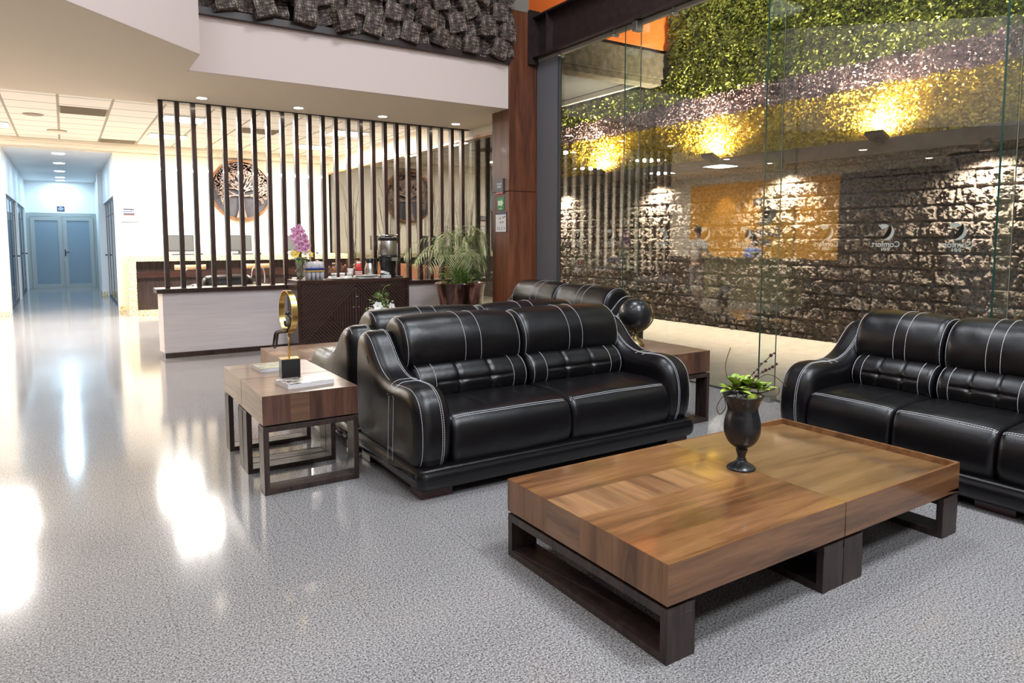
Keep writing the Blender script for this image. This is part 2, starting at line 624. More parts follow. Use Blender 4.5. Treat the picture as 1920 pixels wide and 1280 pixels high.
def copy_tree(o, parent=None):
    c = o.copy()
    C.objects.link(c)
    if parent:
        c.parent = parent
    for ch in [x for x in list(C.objects) if x.parent == o]:
        copy_tree(ch, c)
    return c


def text_mesh(name, s, size, M, mat, parent=None, ext=0.001, align='CENTER', bold=0.0):
    cu = bpy.data.curves.new(name, 'FONT')
    cu.body = s
    cu.size = size
    cu.extrude = ext
    cu.offset = bold
    cu.align_x = align
    cu.align_y = 'CENTER'
    cu.space_line = 0.85
    to = bpy.data.objects.new('tmp_text', cu)
    C.objects.link(to)
    bpy.context.view_layer.update()
    dg = bpy.context.evaluated_depsgraph_get()
    me = bpy.data.meshes.new_from_object(to.evaluated_get(dg))
    bpy.data.objects.remove(to)
    bpy.data.curves.remove(cu)
    me.name = name
    me.materials.clear()
    me.materials.append(mat)
    me.transform(M)
    o = bpy.data.objects.new(name, me)
    C.objects.link(o)
    if parent:
        o.parent = parent
    return o


def plane_M(loc, right, up):
    r, u = Vector(right), Vector(up)
    n = r.cross(u)
    M = Matrix((r, u, n)).transposed().to_4x4()
    M.translation = Vector(loc)
    return M


def cat_rom(P, k, closed=True):
    n = len(P)
    if closed:
        i = int(math.floor(k)) % n
        f = k - math.floor(k)
        p = [P[(i + d) % n] for d in (-1, 0, 1, 2)]
    else:
        k = max(0, min(n - 1.0001, k))
        i = int(k)
        f = k - i
        p = [P[max(0, min(n - 1, i + d))] for d in (-1, 0, 1, 2)]
    return tuple(0.5 * (2 * b_ + (c_ - a_) * f + (2 * a_ - 5 * b_ + 4 * c_ - d_) * f * f + (3 * b_ - a_ - 3 * c_ + d_) * f ** 3)
                 for a_, b_, c_, d_ in zip(*p))


def spline(P, n, closed=False):
    N = len(P)
    if closed:
        return [cat_rom(P, N * i / n) for i in range(n)]
    return [cat_rom(P, (N - 1) * i / (n - 1), False) for i in range(n)]


def leaf(mb, p, d, up, L, w, mat=0, bend=0.3, seg=4, tip=1.0):
    """a pointed leaf blade from p along d"""
    p, d, up = Vector(p), Vector(d).normalized(), Vector(up)
    sd = d.cross(up)
    if sd.length < 1e-4:
        sd = d.orthogonal()
    sd.normalize()
    nn = sd.cross(d)
    vs = []
    for i in range(seg + 1):
        t = i / seg
        wd = w * math.sin(PI * min(1, (t * 0.92 + 0.06))) ** 0.7 * 0.5
        c = p + d * (L * t) - Vector((0, 0, 1)) * (bend * L * t * t)
        vs += [c - sd * wd, c + nn * (-0.12 * w), c + sd * wd]
    fs = []
    for i in range(seg):
        for q in (0, 1):
            a = i * 3 + q
            fs.append((a, a + 1, a + 4, a + 3))
    mb.add(vs, fs, mat, True)


exec_parts = []
XG = 5.33     # plane of the lobby glass wall
ZS = 3.13     # underside of the dropped soffit
# ================================================================ shell
struct(B('floor', GRANITE, (-8, 5.36, -7, 16.3, -0.1, 0), (-1.1, 1.1, 16.3, 25.2, -0.1, 0)))
struct(B('floor_outside', PAVING, (5.40, 9.4, -3, 18, -0.1, 0)))
struct(B('ceiling', TILES, (-6.2, 5.3, 9.60, 16.4, 3.35, 3.45)))
# dropped soffit with its notch toward the lobby
poly = [(4.885, 7.72), (1.11, 7.72), (1.11, 6.96), (-3.0, 2.85), (-3.0, -7), (-8, -7), (-8, 9.72), (5.3, 9.72), (5.3, 8.05), (4.885, 8.05)]
struct(MB().prism(poly, ZS, 3.62).build('ceiling_soffit', SOFFITM))
struct(B('wall_bulkhead', BULKM, (1.12, 4.88, 7.66, 7.72, ZS, 3.68)))
poly = [(1.115, 7.7), (1.115, 6.962), (-2.99, 2.857), (-2.99, -6.9), (-3.06, -6.9), (-3.06, 2.886), (1.045, 6.99), (1.045, 7.7)]
struct(MB().prism(poly, ZS + 0.001, 4.7).build('wall_upper_left', BULKM))
struct(MB().prism(poly, 4.7, 6.5).build('wall_upper_left_dark', UPPERDARK))
struct(B('wall_upper_back', UPPERDARK, (1.0, 5.3, 7.9, 8.0, 3.6, 6.5)))
struct(B('ceiling_atrium', UPPERDARK, (-3.1, 5.5, -7, 8.1, 6.35, 6.5)))
# back wall with the corridor opening
struct(B('wall_back', PAINT_CREAM, (-6.2, -0.93, 16.2, 16.35, 0, 3.45), (0.89, 5.3, 16.2, 16.35, 0, 3.45),
         (-0.93, 0.89, 16.2, 16.35, 3.2, 3.45)))
struct(B('trim_1', PAINT_CREAM, (-6.2, 5.3, 15.9, 16.2, 3.22, 3.35), (-6.2, 5.3, 15.82, 15.9, 3.28, 3.35), bevel=0.008))
struct(B('wall_corridor_left', PAINT_WHITE, (-1.05, -0.93, 16.35, 25.1, 2.37, 3.2), (-1.05, -0.93, 16.35, 17.0, 0, 2.37),
         (-1.05, -0.93, 20.75, 21.0, 0, 2.37), (-1.05, -0.93, 24.7, 25.1, 0, 2.37)))
struct(B('wall_corridor_right', PAINT_WHITE, (0.89, 1.0, 16.35, 21.0, 2.37, 3.2), (0.89, 1.0, 16.35, 16.6, 0, 2.37),
         (0.78, 1.0, 20.9, 21.6, 0, 3.2), (0.86, 1.0, 21.6, 25.1, 0, 3.2)))
struct(B('wall_corridor_end', PAINT_WHITE, (-1.05, 1.0, 25.05, 25.2, 0, 3.2)))
struct(B('ceiling_corridor', PAINT_WHITE, (-1.05, 1.0, 16.35, 25.2, 3.2, 3.3)))
struct(B('wall_left', PAINT_CREAM, (-6.2, -6.0, -7, 16.3, 0, 3.45)))
struct(B('wall_left_added_dark', ESPRESSO, (-6.0, -5.95, -7, 10.38, 0, 3.12)))  # dark facing added out of view to darken the glass reflection
struct(B('wall_ochre', OCHRE, (-6.0, -5.94, 10.4, 15.4, 0.93, 3.12)))
struct(B('wall_wainscot', ESPRESSO, (-6.0, -5.93, 9.0, 16.2, 0, 0.93)))
struct(B('wall_rear', PAINT_CREAM, (-8, 5.5, -7.1, -7, 0, 6.5)))
# granite skirting
struct(B('baseboard_back', GOLDG, (-6.0, -0.93, 16.18, 16.2, 0, 0.10), (0.89, 1.0, 16.18, 16.2, 0, 0.10), bevel=0.003))
struct(B('baseboard_corridor', GOLDG, (0.765, 0.78, 20.9, 21.6, 0, 0.1), (0.765, 0.89, 20.885, 20.9, 0, 0.1)))

# column clad in wood
col = thing('wood_clad_column', 'tall reddish brown wood clad column beside the glass wall', 'column', (5.12, 7.86, 0))
B('wood_cladding', PANELW, (-0.235, 0.235, -0.21, 0.21, 0, 2.08), (-0.235, 0.235, -0.21, 0.21, 2.086, 4.38), parent=col, bevel=0.004)
cs = B('steel_post', GREYPANEL, (-0.2, 0.2, -0.19, 0.19, 4.385, 4.42), (-0.15, 0.13, -0.12, -0.105, 4.42, 6.35), (-0.15, 0.13, 0.105, 0.12, 4.42, 6.35),
       (-0.02, 0.0, -0.105, 0.105, 4.42, 6.35), parent=col)
gp = tag(B('grey_steel_panel', STEEL_GREY, (XG - 0.015, XG + 0.03, 7.16, 7.64, 0, 3.76), bevel=0.003),
         'tall narrow grey steel panel between the wood column and the glass', 'panel')
B('edge_profile', DARKFRAME, (XG - 0.025, XG + 0.02, 7.145, 7.165, 0, 3.76), parent=gp)

# ---- I beam along the glass
ib = thing('steel_beam', 'dark brown steel I beam running above the glass wall', 'beam', (XG, 0, 3.80))
B('beam_web', STEEL_BEAM, (-0.012, 0.012, -7, 7.62, 0, 0.50), parent=ib)
B('beam_flange', STEEL_BEAM, (-0.12, 0.12, -7, 7.62, 0, 0.022), parent=ib, bevel=0.003)
B('beam_flange', STEEL_BEAM, (-0.12, 0.12, -7, 7.62, 0.50, 0.522), parent=ib, bevel=0.003)
B('end_plate', STEEL_BEAM, (-0.11, -0.012, 7.30, 7.315, 0.022, 0.50), parent=ib)
B('mounting_plate', STEEL_BEAM, (-0.16, 0.0, 7.60, 7.645, -0.08, 0.60), parent=ib)
tr = B('glass_track', EDGEW, (-0.025, 0.025, -7, 7.62, -0.045, -0.002), parent=ib, bevel=0.003)
for y in (7.12, 6.1, 5.2, 4.3, 3.3, 2.4):
    mb = MB().box(-0.035, 0.03, y - 0.012, y + 0.012, -0.075, 0.005)
    mb.tube([(-0.06, y, -0.06), (0.03, y, -0.06)], 0.014, 10)
    mb.build('track_clamp', BRUSHED, ib)

# ---- glass panes, fins, patch fittings
seams = [7.145, 5.70, 3.90, 2.10, 0.30, -1.5]
for i in range(len(seams) - 1):
    a, b_ = seams[i + 1] + 0.006, seams[i] - 0.006
    p = struct(B('window_%d' % (i + 1), [GLASS], (XG - 0.006, XG + 0.006, a, b_, 0.012, 3.76)))
    struct(B('glass_edge', EDGEW, (XG - 0.006, XG + 0.006, b_, b_ + 0.004, 0.012, 3.76), parent=p))
struct(B('trim_2', DARKFRAME, (XG - 0.012, XG + 0.012, -7, 7.15, 0, 0.012)))
for y, lb in ((5.70, 'clear glass fin standing behind the back to back sofas'), (3.90, 'clear glass fin rising behind the succulent vase'),
              (2.10, 'clear glass fin behind the right hand sofa')):
    f = thing('glass_fin', lb, 'glass fin', (XG, y, 0), group='stiffening fins of the glass wall')
    B('fin_pane', FIN, (-0.22, -0.008, -0.006, 0.006, 0.04, 3.70), parent=f)
    B('fin_edge', EDGE, (-0.224, -0.22, -0.006, 0.006, 0.04, 3.70), parent=f)
    B('patch_fitting', BRUSHED, (-0.10, -0.005, -0.035, 0.035, 0.0, 0.10), parent=f, bevel=0.003)
    B('patch_fitting', BRUSHED, (-0.10, -0.005, -0.035, 0.035, 3.68, 3.78), parent=f, bevel=0.003)
fc = thing('floor_clamp', 'small dark metal clamp holding the glass at the floor', 'clamp', (XG, 3.62, 0))
B('clamp_body', BLACKM, (-0.03, -0.008, -0.02, 0.02, 0, 0.075), parent=fc, bevel=0.003)
MB().tube([(-0.035, -0.035, 0.06), (-0.008, -0.035, 0.06)], 0.016, 12).build('clamp_knob', BLACKM, fc)


def logo_poly():
    # crescent with a bite and a small fin above, drawn in unit size
    a, b_ = [], []
    for i in range(25):
        t = math.radians(58 - i * (58 + 118) / 24)
        a.append((0.5 * math.cos(t), 0.5 * math.sin(t)))
    for i in range(25):
        t = math.radians(-118 + i * (58 + 100) / 24)
        b_.append((-0.28 + 0.62 * math.cos(t * 0.72), 0.16 + 0.62 * math.sin(t * 0.72)))
    fin = [(-0.48, 0.42), (-0.25, 0.5), (0.0, 0.49), (0.18, 0.40), (0.05, 0.27), (-0.14, 0.22), (-0.22, 0.16), (-0.33, 0.27)]
    return a + b_, fin


LP, LF = logo_poly()
ys = [6.77, 6.17, 5.33, 4.75, 4.27, 3.45, 2.95, 2.44, 7.02]
places = ['nearest the grey steel panel', 'just left of the first glass fin', 'just right of the first glass fin', 'over the reflected guest',
          'over the reflected wall lettering', 'first one right of the second fin',
          'in front of the reflected grey wall', 'above the stair reflection at the right', '']
for y, pl in list(zip(ys, places))[:8]:
    st = thing('glass_sticker', 'etched crescent logo sticker on the glass, ' + pl, 'window sticker', (XG + 0.008, y, 1.475),
               group='etched logo stickers on the glass wall')
    M = plane_M((0, 0, 0), (0, 1, 0), (0, 0, 1))
    mb = MB()
    S = 0.125
    mb.prism([(-x * S, z * S + 0.035) for x, z in LP], 0, 0.0008, M=M)
    mb.prism([(-x * S, z * S + 0.035) for x, z in LF], 0, 0.0008, M=M)
    mb.build('logo_mark', STICK, st)
    text_mesh('logo_lettering', 'Comfort', 0.062, plane_M((0, 0, -0.060), (0, 1, 0), (0, 0, 1)), STICK, st, 0.0005, bold=0.001)
    text_mesh('logo_lettering', 'INN', 0.036, plane_M((0, 0, -0.098), (0, 1, 0), (0, 0, 1)), STICK, st, 0.0005, bold=0.001)

# ---- office glass wall (business centre side)
for i, (a, b_) in enumerate([(8.10, 10.7), (10.71, 13.4), (13.41, 16.2)]):
    struct(B('window_%d' % (i + 7), GLASS_IN, (5.325, 5.337, a, b_, 0.0, 2.98)))
struct(B('trim_3', PAINT_CREAM, (5.30, 5.42, 8.08, 16.3, 3.02, 3.6)))
struct(B('trim_4', TANW, (5.29, 5.43, 8.08, 16.3, 2.98, 3.02)))
struct(B('trim_5', DARKFRAME, (5.30, 5.36, 8.08, 8.14, 0, 2.98), (5.30, 5.36, 8.08, 16.2, 0, 0.03)))
tag(B('terracotta_planter', TERRA, (5.5, 5.75, 10.8, 16.0, 0, 0.98), bevel=0.01), 'low terracotta orange planter wall seen through the office glass behind the jug', 'planter')

# ================================================================ outside
XB = 9.14


def blockwall():
    y0, y1, z0, z1 = 1.0, 15.0, 0.0, 2.6
    ny, nz = 720, 150

    def fn(i, j):
        y = y0 + (y1 - y0) * i / (ny - 1)
        z = z0 + (z1 - z0) * j / (nz - 1)
        row = int((z - 0.08) / 0.2 + 10)
        fz = ((z - 0.08) / 0.2) % 1.0
        fy = (y / 0.4 + (0.5 if row % 2 else 0)) % 1.0
        by = math.floor(y / 0.4 + (0.5 if row % 2 else 0))
        ed = min(min(fz, 1 - fz) * 0.2, min(fy, 1 - fy) * 0.4)
        k = min(1.0, max(0.0, (ed - 0.007) / 0.016))
        q = Vector((y * 6.5 + by * 3.1, z * 5.5 + row * 5.7, 0.3))
        h = 0.05 + 0.050 * noise.noise(q) + 0.050 * noise.noise(q * 2.6) + 0.040 * noise.noise(q * 6.1) + 0.026 * noise.noise(q * 13)
        return (XB - k * max(0.004, h), y, z)
    mb = MB()
    mb.grid(fn, ny, nz, smooth=False)
    o = mb.build('wall_block', BLOCK)
    struct(o)


blockwall()
struct(B('wall_block_backing', CONCRETE, (XB, XB + 0.3, -3, 18, 0, 7.5)))
struct(B('trim_6', CONCRETE_D, (XB - 0.16, XB, -3, 15, 2.58, 2.77), bevel=0.01))


def ivy(name, label, z0, z1, mat, n, size):
    mb = MB()

    def base(i, j):
        y = 0.8 + 11.9 * i / 119
        z = z0 + (z1 - z0) * j / 24
        q = Vector((y * 1.2, z * 1.2, 1.0))
        return (XB - 0.03 - 0.03 * noise.noise(q), y, z)
    if z0 < 3.8:
        mb.grid(base, 120, 25)
    else:
        mb.grid(lambda i, j: base(i, j * 4.3 / 24), 120, 25)
        mb.grid(lambda i, j: base(i * 82 / 119, 4.3 + j * 19.7 / 24), 120, 25)
    r = random.Random(int(z0 * 100))
    for _ in range(n):
        y = r.uniform(0.8, 12.7)
        z = r.uniform(z0, z1) + 0.02 * math.sin(y * 9)
        if y > 8.98 and z > 4.18:
            continue
        q = Vector((y * 2.2, z * 2.2, 4))
        x = XB - 0.06 - 0.05 * noise.noise(q) - r.random() * 0.06
        d = Vector((-r.uniform(0.1, 1.0), r.gauss(0, 0.8), r.gauss(-0.35, 0.7))).normalized()
        s_ = d.cross(Vector((r.gauss(0, 1), r.gauss(0, 1), r.gauss(0, 1)))).normalized()
        L = size * r.uniform(0.7, 1.35)
        w = L * 0.36
        p = Vector((x, y, z))
        mb.add([p, p + d * L * 0.5 + s_ * w, p + d * L, p + d * L * 0.5 - s_ * w], [(0, 1, 2, 3)])
    o = mb.build(name, mat)
    tag(o, label, 'green wall', kind='stuff')


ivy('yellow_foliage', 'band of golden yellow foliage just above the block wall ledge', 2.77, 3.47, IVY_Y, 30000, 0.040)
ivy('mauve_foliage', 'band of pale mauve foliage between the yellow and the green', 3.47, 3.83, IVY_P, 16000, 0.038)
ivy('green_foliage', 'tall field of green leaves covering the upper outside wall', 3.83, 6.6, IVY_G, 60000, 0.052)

# the concrete and orange volume beyond the glass
vo = thing('concrete_balcony', 'grey concrete balcony beam with an orange parapet beyond the glass', 'balcony', (5.6, 9.05, 4.27))
B('concrete_beam', CONCRETE, (0, 3.54, 0, 0.30, 0, 0.44), (0, 3.54, 0.04, 0.34, -0.10, 0.0), parent=vo, bevel=0.01)
B('dark_strip', MATTEBLACK, (0, 3.54, 0.04, 0.3, 0.44, 0.50), parent=vo)  # matte black strip set back between beam and parapet
B('orange_parapet', ORANGE, (0, 3.54, 0.0, 0.25, 0.50, 2.4), parent=vo)
B('deck_slab', MATTEBLACK, (0, 3.54, 0.34, 6.5, 0.1, 0.4), parent=vo)  # matte black paints in the shade of the recess under the deck
tag(B('wall_rail_beam', GREYPANEL, (8.96, 9.04, 9.42, 14, 4.26, 4.36), bevel=0.005), 'beige horizontal beam under the dark balcony recess', 'beam')
struct(B('wall_far_outside', MATTEBLACK, (5.4, 9.4, 17.2, 17.4, 0, 7)))

# ================================================================ lamps outside
for i, (y, lb) in enumerate([(11.9, 'round downlight on the ledge nearest the grey steel panel'), (9.12, 'round downlight on the ledge shining down beside the reflected slats'),
                             (6.49, 'round downlight on the ledge above the reflected logo'), (3.78, 'round downlight at the right end of the ledge'), (1.2, 'round downlight on the ledge past the right edge')]):
    d = thing('wall_downlight', lb, 'downlight', (XB - 0.32, y, 2.52), group='ledge downlights on the block wall')
    MB().lathe([(0.055, -0.06), (0.065, -0.06), (0.065, 0.05), (0, 0.05)], n=20).build('lamp_housing', BLACKM, d)
    MB().lathe([(0.0, -0.055), (0.05, -0.055)], n=20).build('lamp_lens', LEDWARM, d)
    MB().tube([(0.0, 0, 0.05), (0.10, 0, 0.09)], 0.012).build('bracket', BLACKM, d)
    light('downlight_beam', 'SPOT', (XB - 0.32, y, 2.45), 640, WARM, 0.03, spot=math.radians(140), blend=0.7, rot=(0, math.radians(-14), 0))
for i, (y, lb) in enumerate([(10.6, 'square floodlight glowing up at the left end of the yellow foliage'), (7.8, 'square floodlight glowing up at the middle of the yellow foliage'),
                             (5.06, 'square floodlight on the ledge with its dark bracket in view'), (2.3, 'square floodlight on the ledge past the right edge')]):
    d = thing('uplight', lb, 'floodlight', (XB - 0.30, y, 2.79), group='uplights on the ledge')
    M = Matrix.Rotation(math.radians(25), 4, 'Y')
    MB().box(-0.09, 0.09, -0.12, 0.12, -0.03, 0.02, M=M).build('lamp_housing', BLACKM, d, 0.004)
    MB().box(-0.075, 0.075, -0.105, 0.105, 0.021, 0.024, M=M).build('lamp_lens', LEDWARM, d)
    MB().box(-0.01, 0.18, -0.02, 0.02, -0.10, -0.03).build('bracket', BLACKM, d)
    light('uplight_beam', 'SPOT', (XB - 0.27, y, 2.87), 1100, (1.0, 0.86, 0.60), 0.05, spot=math.radians(168), blend=0.9, rot=(0, math.radians(180 + 22), 0))
for y in (2.4, 5.0, 7.6):
    light('added_foliage_flood', 'SPOT', (6.3, y, 6.9), 700, (1.0, 0.95, 0.80), 0.1, spot=math.radians(66), blend=0.9, rot=(0, math.radians(-64), 0))  # added floods that brighten the foliage
for y in (1.5, 4.2, 6.9, 9.6):
    light('added_paving_spot', 'SPOT', (7.15, y, 5.8), 230, CREAM, 0.08, spot=math.radians(34), blend=0.6)  # added spots that brighten the paving

# ================================================================ ceiling fittings
k = 0
names = ['above the left slats, front row', 'above the left slats, back row', 'above the right slats, front row', 'above the right slats, back row',
         'left of the corridor, back row', 'left of the corridor, front row', 'over the reception desk, front row', 'over the reception desk, back row']
for (x, y), nm in zip(PANELS, names):
    t = thing('ceiling_light', 'square white LED ceiling panel ' + nm, 'ceiling light', (x, y, 3.35), group='square LED panels in the tiled ceiling')
    B('diffuser', LEDW, (-0.29, 0.29, -0.29, 0.29, -0.012, 0.0), parent=t)
    B('rim', PAINT_WHITE, (-0.31, -0.29, -0.31, 0.31, -0.02, 0), (0.29, 0.31, -0.31, 0.31, -0.02, 0), (-0.29, 0.29, -0.31, -0.29, -0.02, 0), (-0.29, 0.29, 0.29, 0.31, -0.02, 0), parent=t)
for i, (x, y, _w) in enumerate(ATRIUM):
    t = thing('atrium_panel', 'large square light panel in the high lobby ceiling', 'ceiling light', (x, y, 6.345), group='panels in the high lobby ceiling')
    B('diffuser', LEDA, (-0.58, 0.58, -0.58, 0.58, -0.03, -0.012), parent=t)
    B('rim', PAINT_WHITE, (-0.61, 0.61, -0.61, 0.61, -0.012, 0), parent=t)
vents = [(0.01, 0.64, 11.9, 12.5, 'grey square air vent in the tiles left of the slatted screen'), (0.63, 1.27, 15.3, 15.75, 'grey air vent in the tiles close to the back wall'),
         (2.62, 3.28, 12.5, 13.05, 'grey air vent in the tiles behind the middle slats')]
for x0, x1, y0, y1, lb in vents:
    t = thing('ceiling_vent', lb, 'air vent', ((x0 + x1) / 2, (y0 + y1) / 2, 3.35))
    a, c_ = (x1 - x0) / 2, (y1 - y0) / 2
    B('vent_frame', VENTM, (-a, a, -c_, c_, -0.008, 0), parent=t)
    mb = MB()
    for q in range(9):
        yy = -c_ + 0.04 + q * (2 * c_ - 0.08) / 8
        mb.box(-a + 0.03, a - 0.03, yy - 0.012, yy + 0.004, -0.02, -0.008)
    mb.build('louvre', VENTM, t)
t = thing('ceiling_speaker', 'flat round ceiling speaker in the tiles left of the vent', 'speaker', (-0.31, 12.93, 3.35))
MB().lathe([(0.0, -0.012), (0.12, -0.012), (0.14, 0)], n=28).build('grille', VENTM, t)
t = thing('smoke_detector', 'round white smoke detector on the tiled ceiling before the corridor', 'smoke detector', (-0.02, 14.6, 3.35))
MB().lathe([(0.0, -0.06), (0.09, -0.055), (0.11, -0.03), (0.13, 0)], n=24).build('cover', PAINT_CREAM, t)
MB().lathe([(0.132, -0.008), (0.15, -0.008), (0.15, 0), (0.132, 0)], n=24).build('base_ring', VENTM, t)
for x, w in ((1.45, 'leftmost'), (2.59, 'second from left'), (3.73, 'third from left'), (4.86, 'rightmost, beside the wood column')):
    t = thing('recessed_downlight', 'small round soffit downlight before the slats, ' + w, 'downlight', (x, 9.05, ZS), group='soffit downlights over the slatted screen')
    MB().lathe([(0.055, -0.004), (0.07, -0.004), (0.072, 0), (0.055, 0)], n=24).build('ring', PAINT_WHITE, t)
    MB().lathe([(0.0, -0.006), (0.056, -0.006)], n=24).build('lens', LEDWARM, t)
    light('soffit_beam', 'SPOT', (x, 9.05, ZS - 0.02), 55, WARM, 0.05, spot=math.radians(120), blend=0.8)
for x, y in ((-2.6, 11.2), (-4.2, 11.2), (-2.0, 7.5), (-4.4, 7.5), (-4.4, 4.5)):
    t = thing('recessed_downlight', 'small round downlight in the soffit beside the reception, out of direct view', 'downlight', (x, y, ZS if y < 9.6 else 3.35), group='soffit downlights near the reception')
    MB().lathe([(0.0, -0.006), (0.056, -0.006), (0.07, 0)], n=24).build('lens', LEDWARM, t)
    light('soffit_beam', 'SPOT', (x, y, (ZS if y < 9.6 else 3.35) - 0.02), 260, CREAM, 0.05, spot=math.radians(130), blend=0.8)
for y, w in ((17.0, 'nearest'), (19.1, 'second'), (21.3, 'third, beside a detector'), (23.4, 'fourth'), (24.6, 'farthest')):
    t = thing('corridor_downlight', 'round bluish white downlight in the corridor ceiling, ' + w, 'downlight', (-0.02, y, 3.2), group='corridor ceiling downlights')
    MB().lathe([(0.0, -0.01), (0.10, -0.01), (0.115, 0)], n=24).build('lens', LEDCOOL, t)
    light('corridor_beam', 'AREA', (-0.02, y, 3.17), 24, COOL, 0.22)
# spots that wash the ochre wall in scallops
for y in (11.3, 12.9, 14.0):
    light('wall_wash', 'SPOT', (-5.72, y, 3.05), 230, (1.0, 0.8, 0.5), 0.03, spot=math.radians(95), blend=0.5, rot=(0, math.radians(-12), 0))
# ================================================================ sofas


class Pad:
    """a padded leather body: a closed (y, z) outline swept along x with rounded ends"""

    def __init__(s, P, x0, x1, r, puff=0.0, disp=None, win=0.25):
        s.win = win
        s.P, s.x0, s.x1, s.r, s.puff, s.disp = P, x0, x1, r, puff, disp
        n = len(P)
        a = sum(P[i][0] * P[(i + 1) % n][1] - P[(i + 1) % n][0] * P[i][1] for i in range(n))
        s.sg = 1 if a > 0 else -1

    def at(s, x, k, off=0.0):
        y, z = cat_rom(s.P, k)
        y1, z1 = cat_rom(s.P, k - s.win)
        y2, z2 = cat_rom(s.P, k + s.win)
        ty, tz = y2 - y1, z2 - z1
        l = math.hypot(ty, tz) or 1
        ny, nz = tz / l * s.sg, -ty / l * s.sg
        d = min(x - s.x0, s.x1 - x)
        e = 0.0
        if d < s.r:
            t = max(0.0, d / s.r)
            e = -s.r * (1 - math.sqrt(max(0, 1 - (1 - t) ** 2)))
        u = (x - s.x0) / (s.x1 - s.x0)
        e += s.puff * (math.sin(PI * u) ** 0.6 if 0 < u < 1 else 0)
        if s.disp:
            e += s.disp(u, k)
        e += off
        return Vector((x, y + ny * e, z + nz * e))

    def mesh(s, mb, nx=28, per=4, mat=0):
        n = len(s.P) * per
        xs = []
        m = 7
        for i in range(m):
            xs.append(s.x0 + s.r * (1 - math.cos(PI / 2 * i / m)))
        for i in range(nx + 1):
            xs.append(s.x0 + s.r + (s.x1 - s.x0 - 2 * s.r) * i / nx)
        for i in range(m - 1, -1, -1):
            xs.append(s.x1 - s.r * (1 - math.cos(PI / 2 * i / m)))
        k0 = len(mb.v)
        mb.grid(lambda i, j: s.at(xs[j], i / per), n, len(xs), cu=True, mat=mat)
        for j, flip in ((0, 1), (len(xs) - 1, 0)):
            ring = [k0 + j * n + i for i in range(n)]
            c = sum((Vector(mb.v[q]) for q in ring), Vector()) / n
            ci = len(mb.v)
            mb.v.append(tuple(c))
            for i in range(n):
                f = [ring[i], ring[(i + 1) % n], ci]
                mb.f.append(f[::-1] if flip else f)
                mb.m.append(mat)
                mb.s.append(True)
        return mb


def dashes(mb, pts, r=0.0017, L=0.010, gap=0.0035):
    pts = [Vector(p) for p in pts]
    acc = [0]
    for a, b_ in zip(pts, pts[1:]):
        acc.append(acc[-1] + (b_ - a).length)
    tot = acc[-1]

    def at(d):
        d = min(d, tot - 1e-6)
        lo = 0
        for q in range(len(acc) - 1):
            if acc[q + 1] > d:
                lo = q
                break
        f = (d - acc[lo]) / max(1e-9, acc[lo + 1] - acc[lo])
        return pts[lo].lerp(pts[lo + 1], f)
    d = 0
    while d + L < tot:
        mb.tube([at(d), at(d + L)], r, 4, caps=False, smooth=False)
        d += L + gap


def stitch(parent, *lines):
    mb = MB()
    for l in lines:
        dashes(mb, l)
    return mb.build('stitching', STITCH, parent)


def ring(pad, x, k0, k1, off=0.001, n=40):
    return [pad.at(x, k0 + (k1 - k0) * i / n, off) for i in range(n + 1)]


def along(pad, k, x0, x1, off=0.001, n=24):
    return [pad.at(x0 + (x1 - x0) * i / n, k, off) for i in range(n + 1)]


ARM = [(.075, .150), (.018, .22), (0, .34), (.012, .46), (.055, .555), (.14, .61), (.25, .618), (.36, .612), (.47, .622), (.57, .66), (.65, .72),
       (.72, .79), (.79, .842), (.87, .862), (.945, .84), (.985, .76), (1.0, .6), (1.0, .35), (.985, .22), (.90, .150), (.7, .14), (.4, .14), (.2, .14)]
SEAT = [(.05, .165), (.02, .22), (.012, .29), (.022, .37), (.055, .425), (.12, .452), (.3, .462), (.5, .455), (.68, .44), (.74, .36), (.74, .22), (.6, .16), (.35, .155), (.15, .155)]
BACK = [(.655, .60), (.605, .655), (.59, .72), (.60, .80), (.64, .875), (.70, .925), (.78, .945), (.86, .935), (.925, .885), (.95, .8), (.95, .7), (.9, .62), (.8, .59), (.72, .585)]
LUMB = [(.56, .43), (.515, .47), (.50, .53), (.52, .59), (.57, .635), (.64, .65), (.72, .61), (.78, .52), (.77, .44), (.68, .42)]
BASE = [(.035, .045), (-.008, .065), (-.024, .11), (-.012, .155), (.05, .182), (.5, .185), (.94, .18), (1.01, .145), (1.01, .08), (.95, .05), (.5, .045), (.1, .042)]


